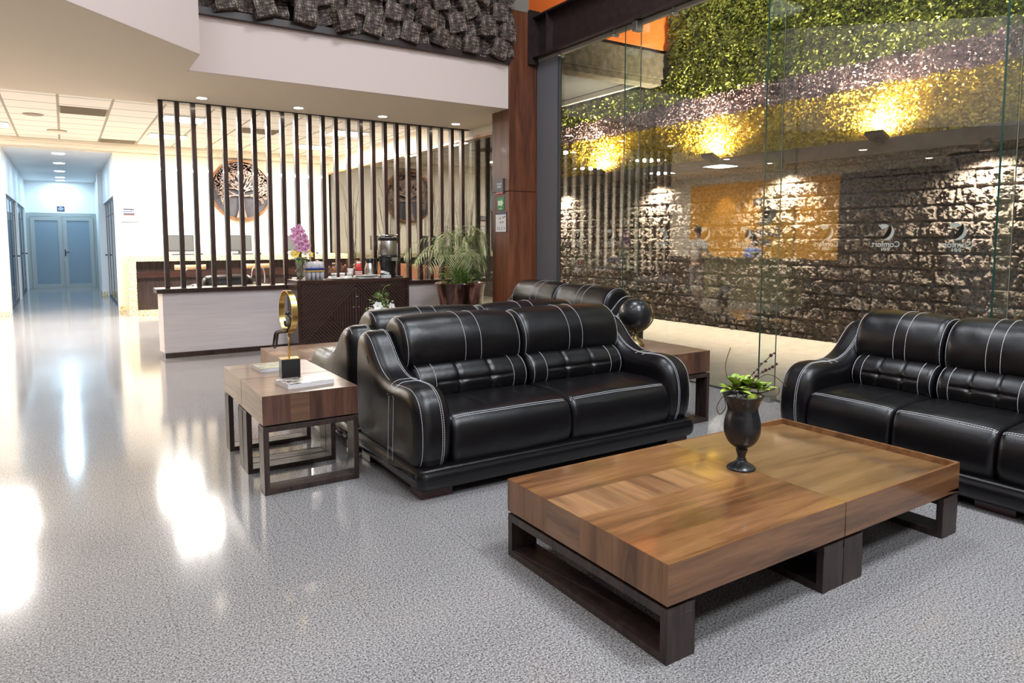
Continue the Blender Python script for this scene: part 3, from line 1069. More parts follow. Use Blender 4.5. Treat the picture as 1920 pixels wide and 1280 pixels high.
def make_sofa(label, nseat=2, W=2.17, D=1.0):
    t = thing('leather_sofa', label, 'sofa', group=None)
    h = W / 2
    aw = 0.235
    inn = h - aw + 0.012
    Pad(BASE, -h - 0.004, h + 0.004, 0.055).mesh(MB(), 20).build('base', LEATHER, t)
    for sg, nm in ((-1, 'left'), (1, 'right')):
        x0, x1 = (-h, -h + aw) if sg < 0 else (h - aw, h)
        p = Pad(ARM, x0, x1, 0.085, 0.0, None, 0.7)
        a = p.mesh(MB(), 8, 4).build('arm', LEATHER, t)
        out, inx = (x0, x1) if sg < 0 else (x1, x0)
        for dx, k0, k1 in ((0.035, 0.5, 7.2), (0.035, 8.0, 14.5), (0.150, 0.5, 14.5), (0.162, 0.5, 14.5)):
            stitch(a, ring(p, out - sg * dx, k0, k1, 0.0012, 60))
        # two bands of stitching across the arm and down its outer face
        for yy in (0.34, 0.41):
            pts = [p.at(out - sg * q, 7.05 + (yy - .36) * 9, 0.0012) for q in [0.0 + 0.2 * i / 20 for i in range(21)]]
            stitch(a, pts)
            stitch(a, [(out + sg * 0.0015, yy + 0.03 * (1 - i / 20) - 0.01, 0.14 + 0.40 * i / 20) for i in range(21)])
    B('back_panel', LEATHER, (-inn, inn, .84, .985, .10, .80), parent=t, bevel=0.045)
    sw = 2 * inn / nseat
    for i in range(nseat):
        x0 = -inn + sw * i + 0.001
        x1 = x0 + sw - 0.002

        def seat_disp(u, k, n=len(SEAT)):
            e = 0
            if 5 < k < 8.5:
                for c_ in (0.33, 0.70):
                    e -= 0.006 * math.exp(-((u - c_) / 0.012) ** 2)
                e -= 0.006 * math.exp(-((k - 6.3) / 0.08) ** 2)
            e += 0.003 * noise.noise(Vector((u * 4, k * 0.8, i * 7.3)))
            return e
        p = Pad(SEAT, x0, x1, 0.035, 0.012, seat_disp)
        sc = p.mesh(MB(), 46, 5).build('seat_cushion', LEATHER, t)
        stitch(sc, along(p, 4.15, x0 + 0.012, x1 - 0.012), along(p, 4.36, x0 + 0.012, x1 - 0.012))

        def back_disp(u, k):
            return 0.004 * noise.noise(Vector((u * 5, k * 0.7, i * 3.1 + 9)))
        e0 = 0.035 if i == 0 else 0
        e1 = 0.035 if i == nseat - 1 else 0
        p = Pad(BACK, x0 - e0, x1 + e1, 0.055, 0.016, back_disp)
        bc = p.mesh(MB(), 30, 5).build('back_cushion', LEATHER, t)
        w_ = x1 - x0
        for q in (0.46, 0.60):
            stitch(bc, ring(p, x0 + w_ * q, 0.3, 8.5, 0.0012, 60))
        for q in (0.030, 0.970):
            stitch(bc, ring(p, x0 - e0 + (w_ + e0 + e1) * q, 0.3, 8.0, 0.0012, 60))

        def l_disp(u, k):
            e = 0.0
            if k < 5.4 or k > 9:
                for c_ in (0.36, 0.64):
                    e -= 0.010 * math.exp(-((u - c_) / 0.012) ** 2)
                    e -= 0.012 * math.exp(-((u - c_) / 0.045) ** 2 - ((k - 2.3) / 0.35) ** 2)
                if 0.16 < u < 0.84:
                    e -= 0.010 * math.exp(-((k - 2.3) / 0.11) ** 2)
            return e
        p = Pad(LUMB, x0 + 0.004, x1 - 0.004, 0.045, 0.014, l_disp)
        lc = p.mesh(MB(), 60, 8).build('lumbar_cushion', LEATHER, t)
        for q in (0.04, 0.16, 0.84, 0.96):
            stitch(lc, ring(p, x0 + w_ * q, 0.3, 5.2, 0.0012, 40))
    feet = [(-h + .13, .11), (h - .13, .11), (-h + .13, .88), (h - .13, .88)]
    if nseat == 3:
        feet += [(0.28, .12)]
    for fx, fy in feet:
        B('foot', REDWOOD, (fx - .1, fx + .1, fy - .075, fy + .075, 0, .055), parent=t, bevel=0.006)
    return t


sofa = make_sofa('black leather two seat sofa with white stitching facing the large coffee table')
sofa.location = (2.665, 3.40, 0)
s2 = copy_tree(sofa)
s2.location = (2.665, 5.46, 0)
s2.rotation_euler = (0, 0, PI)
s2['label'] = 'black leather sofa turned away, back to back behind the front sofa'
s4 = copy_tree(sofa)
s4.location = (4.075, 6.36, 0)
s4.rotation_euler = (0, 0, -PI / 2)
s4['label'] = 'black leather sofa against the glass at the back, only its top showing'
s3 = make_sofa('black leather three seat sofa at the right, partly cut by the frame', 3, W=2.12)
s3.location = (4.06, 1.90, 0)
s3.rotation_euler = (0, 0, -PI / 2)

# ================================================================ coffee tables


def loop_frame(mb, axis, a0, a1, b0, b1, z0, z1, th):
    """flat rectangular loop: plane along `axis`, span a0..a1, band b0..b1"""
    q = [(a0, a1, z0, z0 + th), (a0, a1, z1 - th, z1), (a0, a0 + th, z0 + th, z1 - th), (a1 - th, a1, z0 + th, z1 - th)]
    for p0, p1, c0, c1 in q:
        if axis == 'y':
            mb.box(b0, b1, p0, p1, c0, c1)
        else:
            mb.box(p0, p1, b0, b1, c0, c1)
    return mb


YA_, YB_ = 0.478, 0.700


def coffee_unit(label, inlay, dip, x, y, w=1.0, d=1.0):
    t = thing('coffee_table', label, 'coffee table', (x, y, 0))
    mb = MB()
    z0, z1 = 0.212, 0.36
    if inlay:
        # two broad boards with a cross grained strip between them
        mb.box(0, w, 0, YA_, z0, z1, 0)
        n = 7
        for i in range(n):
            mb.box(w * i / n, w * (i + 1) / n, YA_, YB_, z0, z1, 1 if i % 2 else 3)
        mb.box(0, w, YB_, d, z0, z1, 0)
        e = 0.0015
        mb.box(-e, 0.0, 0, YA_, z0, z1 - e, 2)
        mb.box(-e, 0.0, YB_, d, z0, z1 - e, 2)
        mb.box(-e, 0.0, YA_, YB_, z0, z1 - e, 1)
    else:
        def zt(i, j):
            u, v_ = i / 40, j / 40
            xx, yy = w * u, d * v_
            s_ = max(0, min(1, (u - 0.62) / 0.33))
            s_ = s_ * s_ * (3 - 2 * s_)
            zz = z1 - (0.030 * s_ if dip else 0) - 0.001
            return (0.002 + (w - 0.018) * u, 0.004 + (d - 0.008) * v_, zz)
        mb.grid(zt, 41, 41, mat=4, smooth=True)
        mb.box(0, w, 0, 0.012, z0, z1, 0)
        mb.box(0, w, d - 0.012, d, z0, z1, 0)
        mb.box(0, 0.006, 0.012, d - 0.012, z0, z1 - 0.002, 0)
        mb.box(w - 0.016, w, 0.012, d - 0.012, z0, z1, 0)
        mb.box(0, w, 0.0, d, z0, z0 + 0.02, 0)
    mb.build('tabletop', [WALNUT_X, WALNUT_Y, WALNUT_Z, WALNUT_X2, WALNUT_REFL_X], t, 0.0012)
    B('recess_plinth', BLACKM, (0.03, w - 0.03, 0.03, d - 0.03, 0.196, 0.212), parent=t)
    for b0, b1 in ((0.0, 0.138), (w - 0.138, w)):
        loop_frame(MB(), 'y', 0.002, d - 0.002, b0, b1, 0, 0.198, 0.032).build('leg_frame', ESPRESSO, t, 0.0015)
    return t


WALNUT_X2 = wood('walnut_strip', (0.14, 0.065, 0.028), (0.27, 0.135, 0.06), (0.38, 0.20, 0.095), 'y', 1.4, rough=0.3, coat=0.25)
coffee_unit('low walnut coffee table with a cross grained inlay strip, nearest the camera', True, False, 1.66, 1.603, 1.030, 1.008)
coffee_unit('low square coffee table, honey wall reflection painted on its dipped top, by the right sofa', False, True, 2.694, 1.603, 0.965, 1.008)
coffee_unit('low walnut coffee table far left behind the brass ring sculpture', True, False, 1.62, 6.21, 1.0, 1.0)
coffee_unit('low walnut coffee table behind the rear sofa, hidden but for its edge', False, False, 2.63, 6.21, 1.0, 1.0)


def side_unit(label, x, y, w=0.56, d=0.55, group=None):
    t = thing('side_table', label, 'side table', (x, y, 0), group=group)
    z0, z1 = 0.405, 0.574
    mb = MB()
    mb.box(0, w, 0.0015, d, z0, z1, 0)
    for a, b_, m_ in ((0, 0.155, 1), (0.155, 0.265, 2), (0.265, w, 1)):
        mb.box(a, b_, 0, 0.0015, z0, z1 - 0.0015, m_)
    mb.box(-0.0015, 0, 0.0015, d, z0, z1 - 0.0015, 3)
    mb.build('tabletop', [WALNUT_T, WALNUT_D, WALNUT_STRIP, WALNUT_SIDE], t, 0.0012)
    B('recess_plinth', BLACKM, (0.02, w - 0.02, 0.02, d - 0.02, 0.392, 0.405), parent=t)
    for b0, b1 in ((0.0, 0.115), (d - 0.115, d)):
        loop_frame(MB(), 'x', 0, w, b0, b1, 0, 0.394, 0.03).build('leg_frame', ESPRESSO, t, 0.0015)
    return t


WALNUT_STRIP = wood('walnut_front_strip', (0.075, 0.036, 0.022), (0.14, 0.07, 0.042), (0.20, 0.105, 0.062), 'x', 1.4, rough=0.33, coat=0.15)
WALNUT_SIDE = wood('walnut_side', (0.15, 0.085, 0.04), (0.26, 0.155, 0.08), (0.34, 0.21, 0.12), 'y', 1.2, rough=0.32, coat=0.2)
side_unit('dark walnut side table left of the sofa, the nearer one carrying the sculpture', 0.893, 3.972, 0.557, 0.548)
side_unit('dark walnut side table left of the sofas, the farther one under a magazine', 0.893, 4.527, 0.557, 0.548)
side_unit('walnut side table right of the sofa carrying the black globe', 3.765, 3.735, 0.52, 0.548)
side_unit('walnut side table behind the globe table, against the glass', 3.765, 4.290, 0.52, 0.548)

# ================================================================ things on the tables


def book(label, cat, x, y, z, w, d, h, rz, cover_mats, parent_name='magazine'):
    t = thing(parent_name, label, cat, (x, y, z), rz)
    B('pages', PAPER, (-w / 2, w / 2 - 0.002, -d / 2, d / 2, 0.002, h - 0.0015), parent=t)
    mb = MB().box(-w / 2, w / 2, -d / 2, d / 2, h - 0.0015, h, 0)
    mb.build('front_cover', cover_mats, t)
    B('back_cover', PAPER, (-w / 2, w / 2, -d / 2, d / 2, 0, 0.002), parent=t)
    return t


m, nt, b = newmat('magazine_cover')
n = tnoise(nt, coords(nt, (5, 11, 1), 'Object', loc=(0.4, 0.1, 0)), 1.6, 3, 0.6, 1.2)
c = ramp(nt, n, [(0.38, (0.03, 0.035, 0.03)), (0.46, (0.16, 0.12, 0.08)), (0.52, (0.55, 0.50, 0.48)), (0.60, (0.75, 0.72, 0.70)), (0.68, (0.45, 0.20, 0.12))])
nt.links.new(c, b.inputs['Base Color'])
setp(b, rough=0.25)
MAGC = m
m, nt, b = newmat('magazine_cover_green')
n = tnoise(nt, coords(nt, (6, 9, 1)), 1.5, 3, 0.6, 1.0)
c = ramp(nt, n, [(0.30, (0.18, 0.20, 0.14)), (0.5, (0.40, 0.40, 0.28)), (0.7, (0.55, 0.56, 0.52))])
nt.links.new(c, b.inputs['Base Color'])
setp(b, rough=0.25)
MAGG = m
book('thick white edged magazine with a dark and pink cover, in front of the sculpture', 'magazine', 1.20, 4.205, 0.574, 0.29, 0.20, 0.026, math.radians(7), [MAGC])
book('magazine with a muted green cover behind the sculpture block', 'magazine', 1.175, 4.83, 0.574, 0.25, 0.22, 0.022, math.radians(4), [MAGG])

# seated figure in a brass ring
t = thing('ring_sculpture', 'seated dark bronze figure in a brass ring on a black block', 'sculpture', (1.183, 4.48, 0.574), math.radians(-4))
B('plinth', SATINBLACK, (-0.058, 0.058, -0.048, 0.048, 0, 0.118), parent=t, bevel=0.0015)
B('plinth_plate', GOLD, (-0.057, 0.057, -0.047, 0.047, 0.118, 0.121), parent=t)
MB().tube([(0.0, 0, 0.12), (0.0, 0, 0.29)], 0.0055, 12).build('stem', GOLD, t)
mb = MB()
RX, RZ, zc = 0.135, 0.139, 0.418


def ringfn(i, j):
    a = 2 * PI * i / 72
    cx, cz = math.cos(a), math.sin(a)
    w = 0.019
    prof = [(1.0, -w), (1.0, w), (0.965, w), (0.965, -w)]
    k, yy = prof[j]
    # the ring's plane is turned almost edge on to the room
    p = Vector((RX * k * cx, yy, RZ * k * cz))
    return Matrix.Rotation(math.radians(-83), 4, 'Z') @ p + Vector((0, 0, zc))


mb.grid(ringfn, 72, 4, cu=True, cv=True, smooth=False)
mb.build('ring', GOLD, t, 0.001)


def skinned(name, nodes, edges, mat, parent=None, sub=1, loc=(0, 0, 0), rot=None, root=0):
    me = bpy.data.meshes.new(name)
    bm = bmesh.new()
    lay = bm.verts.layers.skin.verify()
    vs = []
    for p, r in nodes:
        v_ = bm.verts.new(p)
        v_[lay].radius = (r, r) if not hasattr(r, '__len__') else r
        vs.append(v_)
    vs[root][lay].use_root = True
    for a, b_ in edges:
        bm.edges.new((vs[a], vs[b_]))
    bm.to_mesh(me)
    bm.free()
    me.materials.append(mat)
    o = bpy.data.objects.new(name, me)
    C.objects.link(o)
    if parent:
        o.parent = parent
    o.location = loc
    if rot:
        o.rotation_euler = rot
    sk = o.modifiers.new('skin', 'SKIN')
    sk.use_smooth_shade = True
    ss = o.modifiers.new('sub', 'SUBSURF')
    ss.levels = sub
    ss.render_levels = sub
    return o


# figure sits on the lower rim, legs hanging toward -x, gaunt limbs
fig_nodes = [((0.012, 0, 0.295), 0.014), ((0.020, 0, 0.325), 0.011), ((0.026, 0, 0.36), 0.015), ((0.018, 0, 0.385), 0.010), ((0.006, 0, 0.398), 0.007), ((-0.008, 0, 0.408), 0.013), ((-0.012, 0, 0.422), 0.011),
             ((-0.03, -0.012, 0.295), 0.009), ((-0.072, -0.014, 0.290), 0.008), ((-0.076, -0.014, 0.25), 0.006), ((-0.082, -0.014, 0.200), 0.005), ((-0.100, -0.015, 0.192), 0.005),
             ((-0.03, 0.012, 0.295), 0.009), ((-0.078, 0.014, 0.292), 0.008), ((-0.086, 0.014, 0.255), 0.006), ((-0.094, 0.014, 0.208), 0.005), ((-0.112, 0.015, 0.200), 0.005),
             ((0.020, -0.02, 0.375), 0.007), ((0.010, -0.026, 0.34), 0.005), ((-0.018, -0.018, 0.325), 0.004), ((-0.024, -0.008, 0.365), 0.004),
             ((0.020, 0.02, 0.375), 0.007), ((0.010, 0.026, 0.34), 0.005), ((-0.018, 0.018, 0.325), 0.004), ((-0.024, 0.006, 0.365), 0.004)]
fig_edges = [(0, 1), (1, 2), (2, 3), (3, 4), (4, 5), (5, 6), (0, 7), (7, 8), (8, 9), (9, 10), (10, 11), (0, 12), (12, 13), (13, 14), (14, 15), (15, 16),
             (3, 17), (17, 18), (18, 19), (19, 20), (3, 21), (21, 22), (22, 23), (23, 24)]
skinned('figure', [(p, r_ * 1.45) for p, r_ in fig_nodes], fig_edges, BRONZE, t, 1)
# globe
t = thing('globe', 'black globe on an aged brass stand beside the sofa', 'globe', (3.945, 4.235, 0.574), math.radians(-30))
MB().lathe([(0.075, 0), (0.078, 0.012), (0.070, 0.02), (0.062, 0.022), (0.062, 0.034), (0.052, 0.038), (0.048, 0.05), (0.036, 0.056), (0.030, 0.06), (0.030, 0.072), (0.020, 0.078), (0.020, 0.095), (0.024, 0.10), (0.012, 0.108), (0.008, 0.118)], n=36).build('stand', OLDGOLD, t)
tilt = math.radians(28)
arc = [(0.155 * math.sin(a), 0, 0.262 - 0.155 * math.cos(a) + 0.01) for a in [math.radians(-40 + i * 190 / 30) for i in range(31)]]
mb = MB()
mb.tube(arc, 0.006, 8)
mb.build('meridian_arm', OLDGOLD, t)
MB().ball((0, 0, 0.262), 0.137, 40).build('sphere', SATINBLACK, t)
mb = MB()
for sg in (-1, 1):
    d_ = Vector((math.sin(math.radians(142)), 0, -math.cos(math.radians(142)))) * sg
    cc = Vector((0, 0, 0.266))
    if sg > 0:
        mb.tube([cc + d_ * 0.13, cc + d_ * 0.175], 0.008, 10)
    else:
        mb.tube([cc + d_ * 0.13, cc + d_ * 0.17], 0.008, 10)
mb.build('axle_pin', OLDGOLD, t)

# urn vase with succulents
VASE = [(0.064, 0), (0.067, 0.005), (0.060, 0.014), (0.036, 0.030), (0.021, 0.044), (0.024, 0.050), (0.018, 0.056), (0.022, 0.075), (0.028, 0.095),
        (0.024, 0.100), (0.036, 0.108), (0.062, 0.130), (0.080, 0.165), (0.085, 0.205), (0.080, 0.245), (0.072, 0.275), (0.070, 0.295), (0.078, 0.325), (0.092, 0.352), (0.094, 0.358), (0.088, 0.356), (0.074, 0.33), (0.066, 0.30)]


def urn(label, x, y, z, sc=1.0):
    t = thing('urn_vase', label, 'planted vase', (x, y, z))
    fine = spline(VASE, 110)
    MB().lathe([(r * sc, q * sc) for r, q in fine], n=56).build('vase', SATINBLACK, t)
    return t


t = urn('matte black goblet vase of succulents and berries standing on the large coffee table', 2.675, 2.125, 0.36)
mb = MB()
r = random.Random(3)
for i in range(150):
    a, q = r.uniform(0, 2 * PI), 0.078 * math.sqrt(r.random())
    mb.ball((q * math.cos(a), q * math.sin(a), 0.333 + r.uniform(0, 0.01)), (r.uniform(.005, .009), r.uniform(.004, .008), .005), 6)
mb.build('pebbles', PEBBLE, t)
mb = MB()
mb.ball((0.012, -0.045, 0.352), (0.034, 0.02, 0.019), 16)
mb.build('moss_stone', MOSS, t)
rt = Vector((0.84, -0.54, 0))
fd = Vector((-0.54, -0.84, 0))


def P3(a, b_, c_=0.0):
    return rt * a + fd * c_ + Vector((0, 0, 0.36 + b_))


mb = MB()
for (a, bz, cc), n_, L, w in (((-0.055, 0.035, 0.03), 10, 0.085, 0.046), ((-0.045, 0.055, 0.02), 7, 0.07, 0.042), ((0.02, 0.045, 0.0), 9, 0.095, 0.036), ((0.03, 0.03, -0.02), 7, 0.10, 0.034), ((0.075, 0.025, 0.01), 9, 0.085, 0.036)):
    o_ = P3(a, bz, cc)
    for i in range(n_):
        an = 2 * PI * i / n_ + a * 9
        up_ = r.uniform(0.1, 1.3)
        d_ = rt * math.cos(an) + fd * math.sin(an) * 0.8 + Vector((0, 0, up_ if a > -0.05 else up_ * 0.5))
        leaf(mb, o_, d_, (0, 0, 1), L * r.uniform(0.8, 1.15), w, 0, 0.30, 6)
        leaf(mb, o_ + d_.normalized() * 0.004, d_, (0, 0, 1), L * 0.55, w * 0.45, 1, 0.12, 4)
mb.build('succulent_leaves', [SUCC, plain('leaf_heart', (0.07, 0.03, 0.02), 0.6)], t)
for pts in ([P3(-.03, -.01), P3(-.05, .05, .02), P3(-.085, .09, .02), P3(-.09, .15, .01), P3(-.066, .225, 0)],
            [P3(-.02, 0), P3(-.1, 0.0, .03), P3(-.135, -.05, .04), P3(-.12, -.085, .04), P3(-.095, -.05, .04), P3(-.1, 0.0, .03)],
            [P3(.0, 0), P3(.05, .07, .03), P3(.09, .10, .03), P3(.14, .09, .03), P3(.19, .045, .03)],
            [P3(.03, 0), P3(.1, .02, .03), P3(.155, .04, .03), P3(.15, .005, .03), P3(.09, 0.0, .04), P3(.06, .02, .04)]):
    mb = MB()
    mb.tube(spline(pts, 28), 0.0022, 6)
    mb.build('tendril', VINE, t)
for pts in ([P3(.01, 0), P3(.03, .08), P3(.08, .14), P3(.14, .20)], [P3(.02, 0), P3(.05, .08), P3(.10, .11), P3(.15, .145)]):
    mb = MB()
    sp = spline(pts, 20)
    mb.tube(sp, 0.0018, 6, mat=1)
    for i in range(5, 20, 2):
        mb.ball(Vector(sp[i]) + Vector((r.uniform(-.006, .006), 0, r.uniform(-.006, .006))), r.uniform(.005, .0095), 10, 0)
    mb.build('berry_sprig', [BERRY, REDWOOD], t)


def blossom(mb, c, n, s_, mat, matc, petals=5):
    c, n = Vector(c), Vector(n).normalized()
    a = n.orthogonal().normalized()
    bb = n.cross(a)
    for i in range(petals):
        q = 2 * PI * i / petals
        d_ = a * math.cos(q) + bb * math.sin(q) + n * 0.25
        leaf(mb, c, d_, n, s_, s_ * 0.85, mat, 0.0, 4)
    mb.ball(c + n * s_ * 0.12, s_ * 0.16, 8, matc)


t = urn('black goblet vase of white flowers behind the rear sofa, only its blooms showing', 2.70, 6.72, 0.36)
mb = MB()
r = random.Random(5)
for i in range(90):
    d_ = Vector((r.gauss(0, 1), r.gauss(0, 0.8), r.uniform(0.1, 1.2)))
    p = Vector((0, 0, 0.34)) + Vector((r.gauss(0, .06), r.gauss(0, .05), r.uniform(0.02, 0.2)))
    leaf(mb, p, d_, (0, 0, 1), r.uniform(.04, .07), r.uniform(.02, .035), 0, 0.3, 3)
mb.build('foliage', LEAFG, t)
mb = MB()
mb.tube(spline([(0.02, 0, .34), (.03, 0, .48), (.05, -.02, .60), (.12, -.02, .63)], 14), 0.003, 6, mat=2)
for q in ((.04, 0, .5), (.06, -.02, .57), (.03, -.01, .62)):
    leaf(mb, q, (r.gauss(0, 1), r.gauss(0, 1), .6), (0, 0, 1), .05, .03, 2, .2, 3)
for p, n_ in (((.10, -.08, .40), (.4, -1, .3)), ((-.05, -.09, .42), (-.4, -1, .4)), ((-.1, -.06, .36), (-.7, -.8, .1)), ((.02, -.08, .36), (0, -1, .2)), ((.13, -.03, .34), (.8, -.6, .1))):
    blossom(mb, p, n_, .05, 0, 1, 6)
mb.build('blooms', [WHITEFL, YELFL, STEMG], t)
# ================================================================ slatted room divider
t = thing('room_divider', 'tall dark slatted timber screen standing on a low pale wall', 'room divider', (0.93, 9.36, 0))
mb = MB()
mb.prism([(0.045, 0.02), (4.36, 0.02), (4.36, 0.30), (0.02, 0.30)], 0.06, 0.80)
mb.build('low_wall', LAMIN, t, 0.003)
B('plinth', SLATW, (0.05, 4.36, 0.0, 0.3, 0, 0.06), parent=t)
B('cap', SLATW, (-0.02, 4.42, -0.02, 0.34, 0.80, 0.855), parent=t, bevel=0.003)
B('top_rail', BLACKM, (0.09, 4.48, 0.06, 0.16, ZS - 0.012, ZS), parent=t)
sl = None
for i in range(25):
    x = 0.118 + i * 0.18 - 0.0275
    if sl is None:
        sl = B('slat', SLATW, (0, 0.052, 0.07, 0.15, 0.855, ZS - 0.012), parent=t, bevel=0.002)
        s_ = sl
    else:
        s_ = sl.copy()
        C.objects.link(s_)
    s_.location = (x, 0, 0)

RIDGE = plain('ridge_lit_wood', (0.075, 0.045, 0.038), 0.35)  # lighter than the doors: light caught on the ridges is painted in
# ================================================================ sideboard
t = thing('sideboard', 'dark wood sideboard with diagonally grooved doors below the slatted screen', 'sideboard', (2.46, 8.85, 0))
W_, H_, D_ = 1.54, 0.93, 0.48
B('carcass', CABW, (0, W_, 0.0, D_, H_ - 0.045, H_), (0, W_, 0.02, D_, 0.0, 0.10), (0, 0.045, 0, D_, 0.10, H_ - 0.045), (W_ - 0.045, W_, 0, D_, 0.10, H_ - 0.045),
  (0.045, W_ - 0.045, D_ - 0.02, D_, 0.1, H_ - 0.045), parent=t, bevel=0.002)


def clip_strip(px, pz, dx, dz, rect):
    """clip an infinite line through p to rect, return its two ends"""
    t0, t1 = -9, 9
    for p, d_, a, b_ in ((px, dx, rect[0], rect[1]), (pz, dz, rect[2], rect[3])):
        if abs(d_) < 1e-9:
            if p < a or p > b_:
                return None
            continue
        q0, q1 = sorted(((a - p) / d_, (b_ - p) / d_))
        t0, t1 = max(t0, q0), min(t1, q1)
    return None if t1 - t0 < 0.02 else (t0, t1)


z0, z1 = 0.105, H_ - 0.05
xm = W_ / 2
for di, (xa, xb, mir) in enumerate(((0.05, xm - 0.002, 1), (xm + 0.002, W_ - 0.05, -1))):
    d = B('door', CABW_D if 'CABW_D' in globals() else CABW, (xa, xb, 0.014, 0.034, z0, z1), parent=t)
    mb = MB()
    w = xb - xa
    h = z1 - z0
    # ridges: diagonal in the upper outer half, vertical wedge toward the centre, diagonal back at the foot
    cx = xa if mir > 0 else xb

    def ridge(u0, v0, u1, v1):
        L = math.hypot(u1 - u0, v1 - v0)
        if L < 0.015:
            return
        ang = math.atan2(v1 - v0, (u1 - u0))
        M = Matrix.Translation((cx + mir * u0, 0.014, z0 + v0)) @ (Matrix.Diagonal((mir, 1, 1, 1))) @ Matrix.Rotation(-ang, 4, 'Y')
        mb.box(0, L, -0.014, 0.002, -0.006, 0.006, M=M)
    s = 0.034
    n = int((h + w) / (s * 1.414)) + 2
    for i in range(-30, 40):
        c0 = i * s * 1.414
        # line v = u + c0, keep where v > u*1.0 (upper outer triangle)
        if c0 >= -0.0 and c0 < h:
            u1 = min(w, h - c0)
            ridge(0, c0, u1, u1 + c0)
    for i in range(1, 40):
        u = i * s * 1.05
        if u >= w:
            break
        lo = max(w * 0.5 + 0 - (u - w * 0.5), 0.0) if u > w * 0.5 else None
        if u > w * 0.5:
            ridge(u, max(0, w - u) * 1.0, u, min(h, u - 0.012))
    for i in range(1, 30):
        c0 = i * s * 1.414
        # foot: v = c0 - u below the first diagonal
        u0 = c0 / 2
        if c0 > w:
            break
        ridge(u0 + 0.01, max(0, c0 - u0) - 0.01, min(w, c0), max(0, c0 - min(w, c0)))
    mb.build('door_ridges', RIDGE, d)
    kx = xb - 0.035 if mir > 0 else xa + 0.035
    MB().ball((kx, -0.008, 0.56), 0.011, 12).build('knob', BRUSHED, d)

ZC = 0.93
# crystal vase with orchid
t = thing('crystal_vase', 'cut crystal vase holding a pink orchid on the sideboard', 'vase', (2.555, 9.02, ZC))
mb = MB()
prof = [(0.050, 0), (0.058, 0.01), (0.052, 0.05), (0.060, 0.10), (0.055, 0.15), (0.064, 0.2), (0.066, 0.25), (0.076, 0.30), (0.070, 0.30), (0.058, 0.24), (0.045, 0.1), (0.04, 0.03), (0.0, 0.025)]
mb.lathe(prof, n=14, smooth=False, twist=0.224)
mb.build('crystal_body', CRYSTAL, t)
mb = MB()
for i in range(7):
    a = i * 0.9
    mb.tube([(0.03 * math.cos(a), 0.03 * math.sin(a), 0.03), (0.02 * math.cos(a + 2), 0.02 * math.sin(a + 2), 0.30)], 0.004, 6)
mb.build('stems', STEMG, t)
mb = MB()
r = random.Random(11)
for i in range(10):
    a = r.uniform(0, 2 * PI)
    leaf(mb, (0, 0, 0.28), (math.cos(a), math.sin(a), r.uniform(-0.1, .5)), (0, 0, 1), .14, .055, 0, .35, 4)
for i, (dx, dy) in enumerate(((-.11, -.02), (-.07, -.05), (.09, -.03), (.12, -.02), (.05, -.06))):
    blossom(mb, (dx, dy, 0.34), (dx * 6, -1, .6), .06, 1 if i % 2 else 2, 1, 5)
mb.build('leaves_and_buds', [PALMD, YELFL, CREAMFL], t)
mb = MB()
mb.tube(spline([(0, 0, .28), (.03, 0, .42), (.0, -.01, .55), (-.06, -.01, .66)], 16), 0.004, 6, mat=2)
for p in ((.06, .40), (-.03, .41), (.10, .44), (.02, .46), (-.07, .49), (.07, .50), (.0, .53), (-.10, .56), (.06, .56), (-.04, .60), (.02, .63), (-.09, .64), (-.02, .68), (.05, .39)):
    blossom(mb, (p[0] * 0.9, -0.03 + r.uniform(-.02, .02), p[1]), (p[0] * 2, -1, .1), .05, 0, 1, 5)
mb.build('orchid_blooms', [PINK, PINKC, STEMG], t)
# pack of clear cups
t = thing('cup_pack', 'shrink wrapped pack of clear plastic cups with blue and yellow bands', 'pack of cups', (2.735, 9.03, ZC))
mb = MB()
for ix in range(4):
    for iy in range(3):
        mb.lathe([(0.021, 0), (0.028, 0.10), (0.027, 0.10), (0.02, 0.004)], (-0.084 + ix * 0.056, -0.056 + iy * 0.056, 0), 12)
        mb.lathe([(0.024, 0.10), (0.028, 0.19), (0.022, 0.235), (0.0, 0.238)], (-0.084 + ix * 0.056, -0.056 + iy * 0.056, 0), 12)
mb.build('cups', PLASTICC, t)
B('blue_band', BLUEBAND, (-0.115, 0.115, -0.088, 0.088, 0.125, 0.160), parent=t, bevel=0.012)
B('yellow_band', YELBAND, (-0.114, 0.114, -0.087, 0.087, 0.108, 0.124), parent=t, bevel=0.012)
# white trays
t = tag(MB().lathe([(0.0, 0), (0.13, 0), (0.17, 0.010), (0.172, 0.014), (0.13, 0.006), (0.0, 0.005)], n=36).build('white_tray', WHITEC), 'thin white tray under the row of small white cups', 'tray')
t.location = (3.10, 9.03, ZC)
t.scale = (1.15, 0.8, 1)
CUP = [(0.026, 0.0), (0.030, 0.002), (0.037, 0.070), (0.0385, 0.074), (0.035, 0.072), (0.027, 0.008), (0, 0.006)]
for i, (x, w_) in enumerate(((2.985, 'leftmost of the three on the tray'), (3.10, 'middle of the three on the tray'), (3.20, 'rightmost of the three on the tray'))):
    c_ = thing('white_cup', 'small white cup, ' + w_, 'cup', (x, 8.99, ZC + 0.006), group='small white cups on the sideboard')
    MB().lathe(CUP, n=24).build('bowl', WHITEC, c_)
    MB().lathe([(0.0352, 0.040), (0.0362, 0.052)], n=24).build('printed_band', STONEG, c_)
c_ = tag(MB().lathe([(0.030, 0), (0.044, 0.125), (0.046, 0.13), (0.042, 0.125), (0.028, 0.006), (0, 0.006)], n=24).build('tall_cup', WHITEC), 'taller white paper cup beside the small white cups', 'cup')
c_.location = (3.27, 9.15, ZC)
t = thing('cup_stack', 'stack of red printed cups upside down on striped cups', 'stack of cups', (3.385, 9.14, ZC))
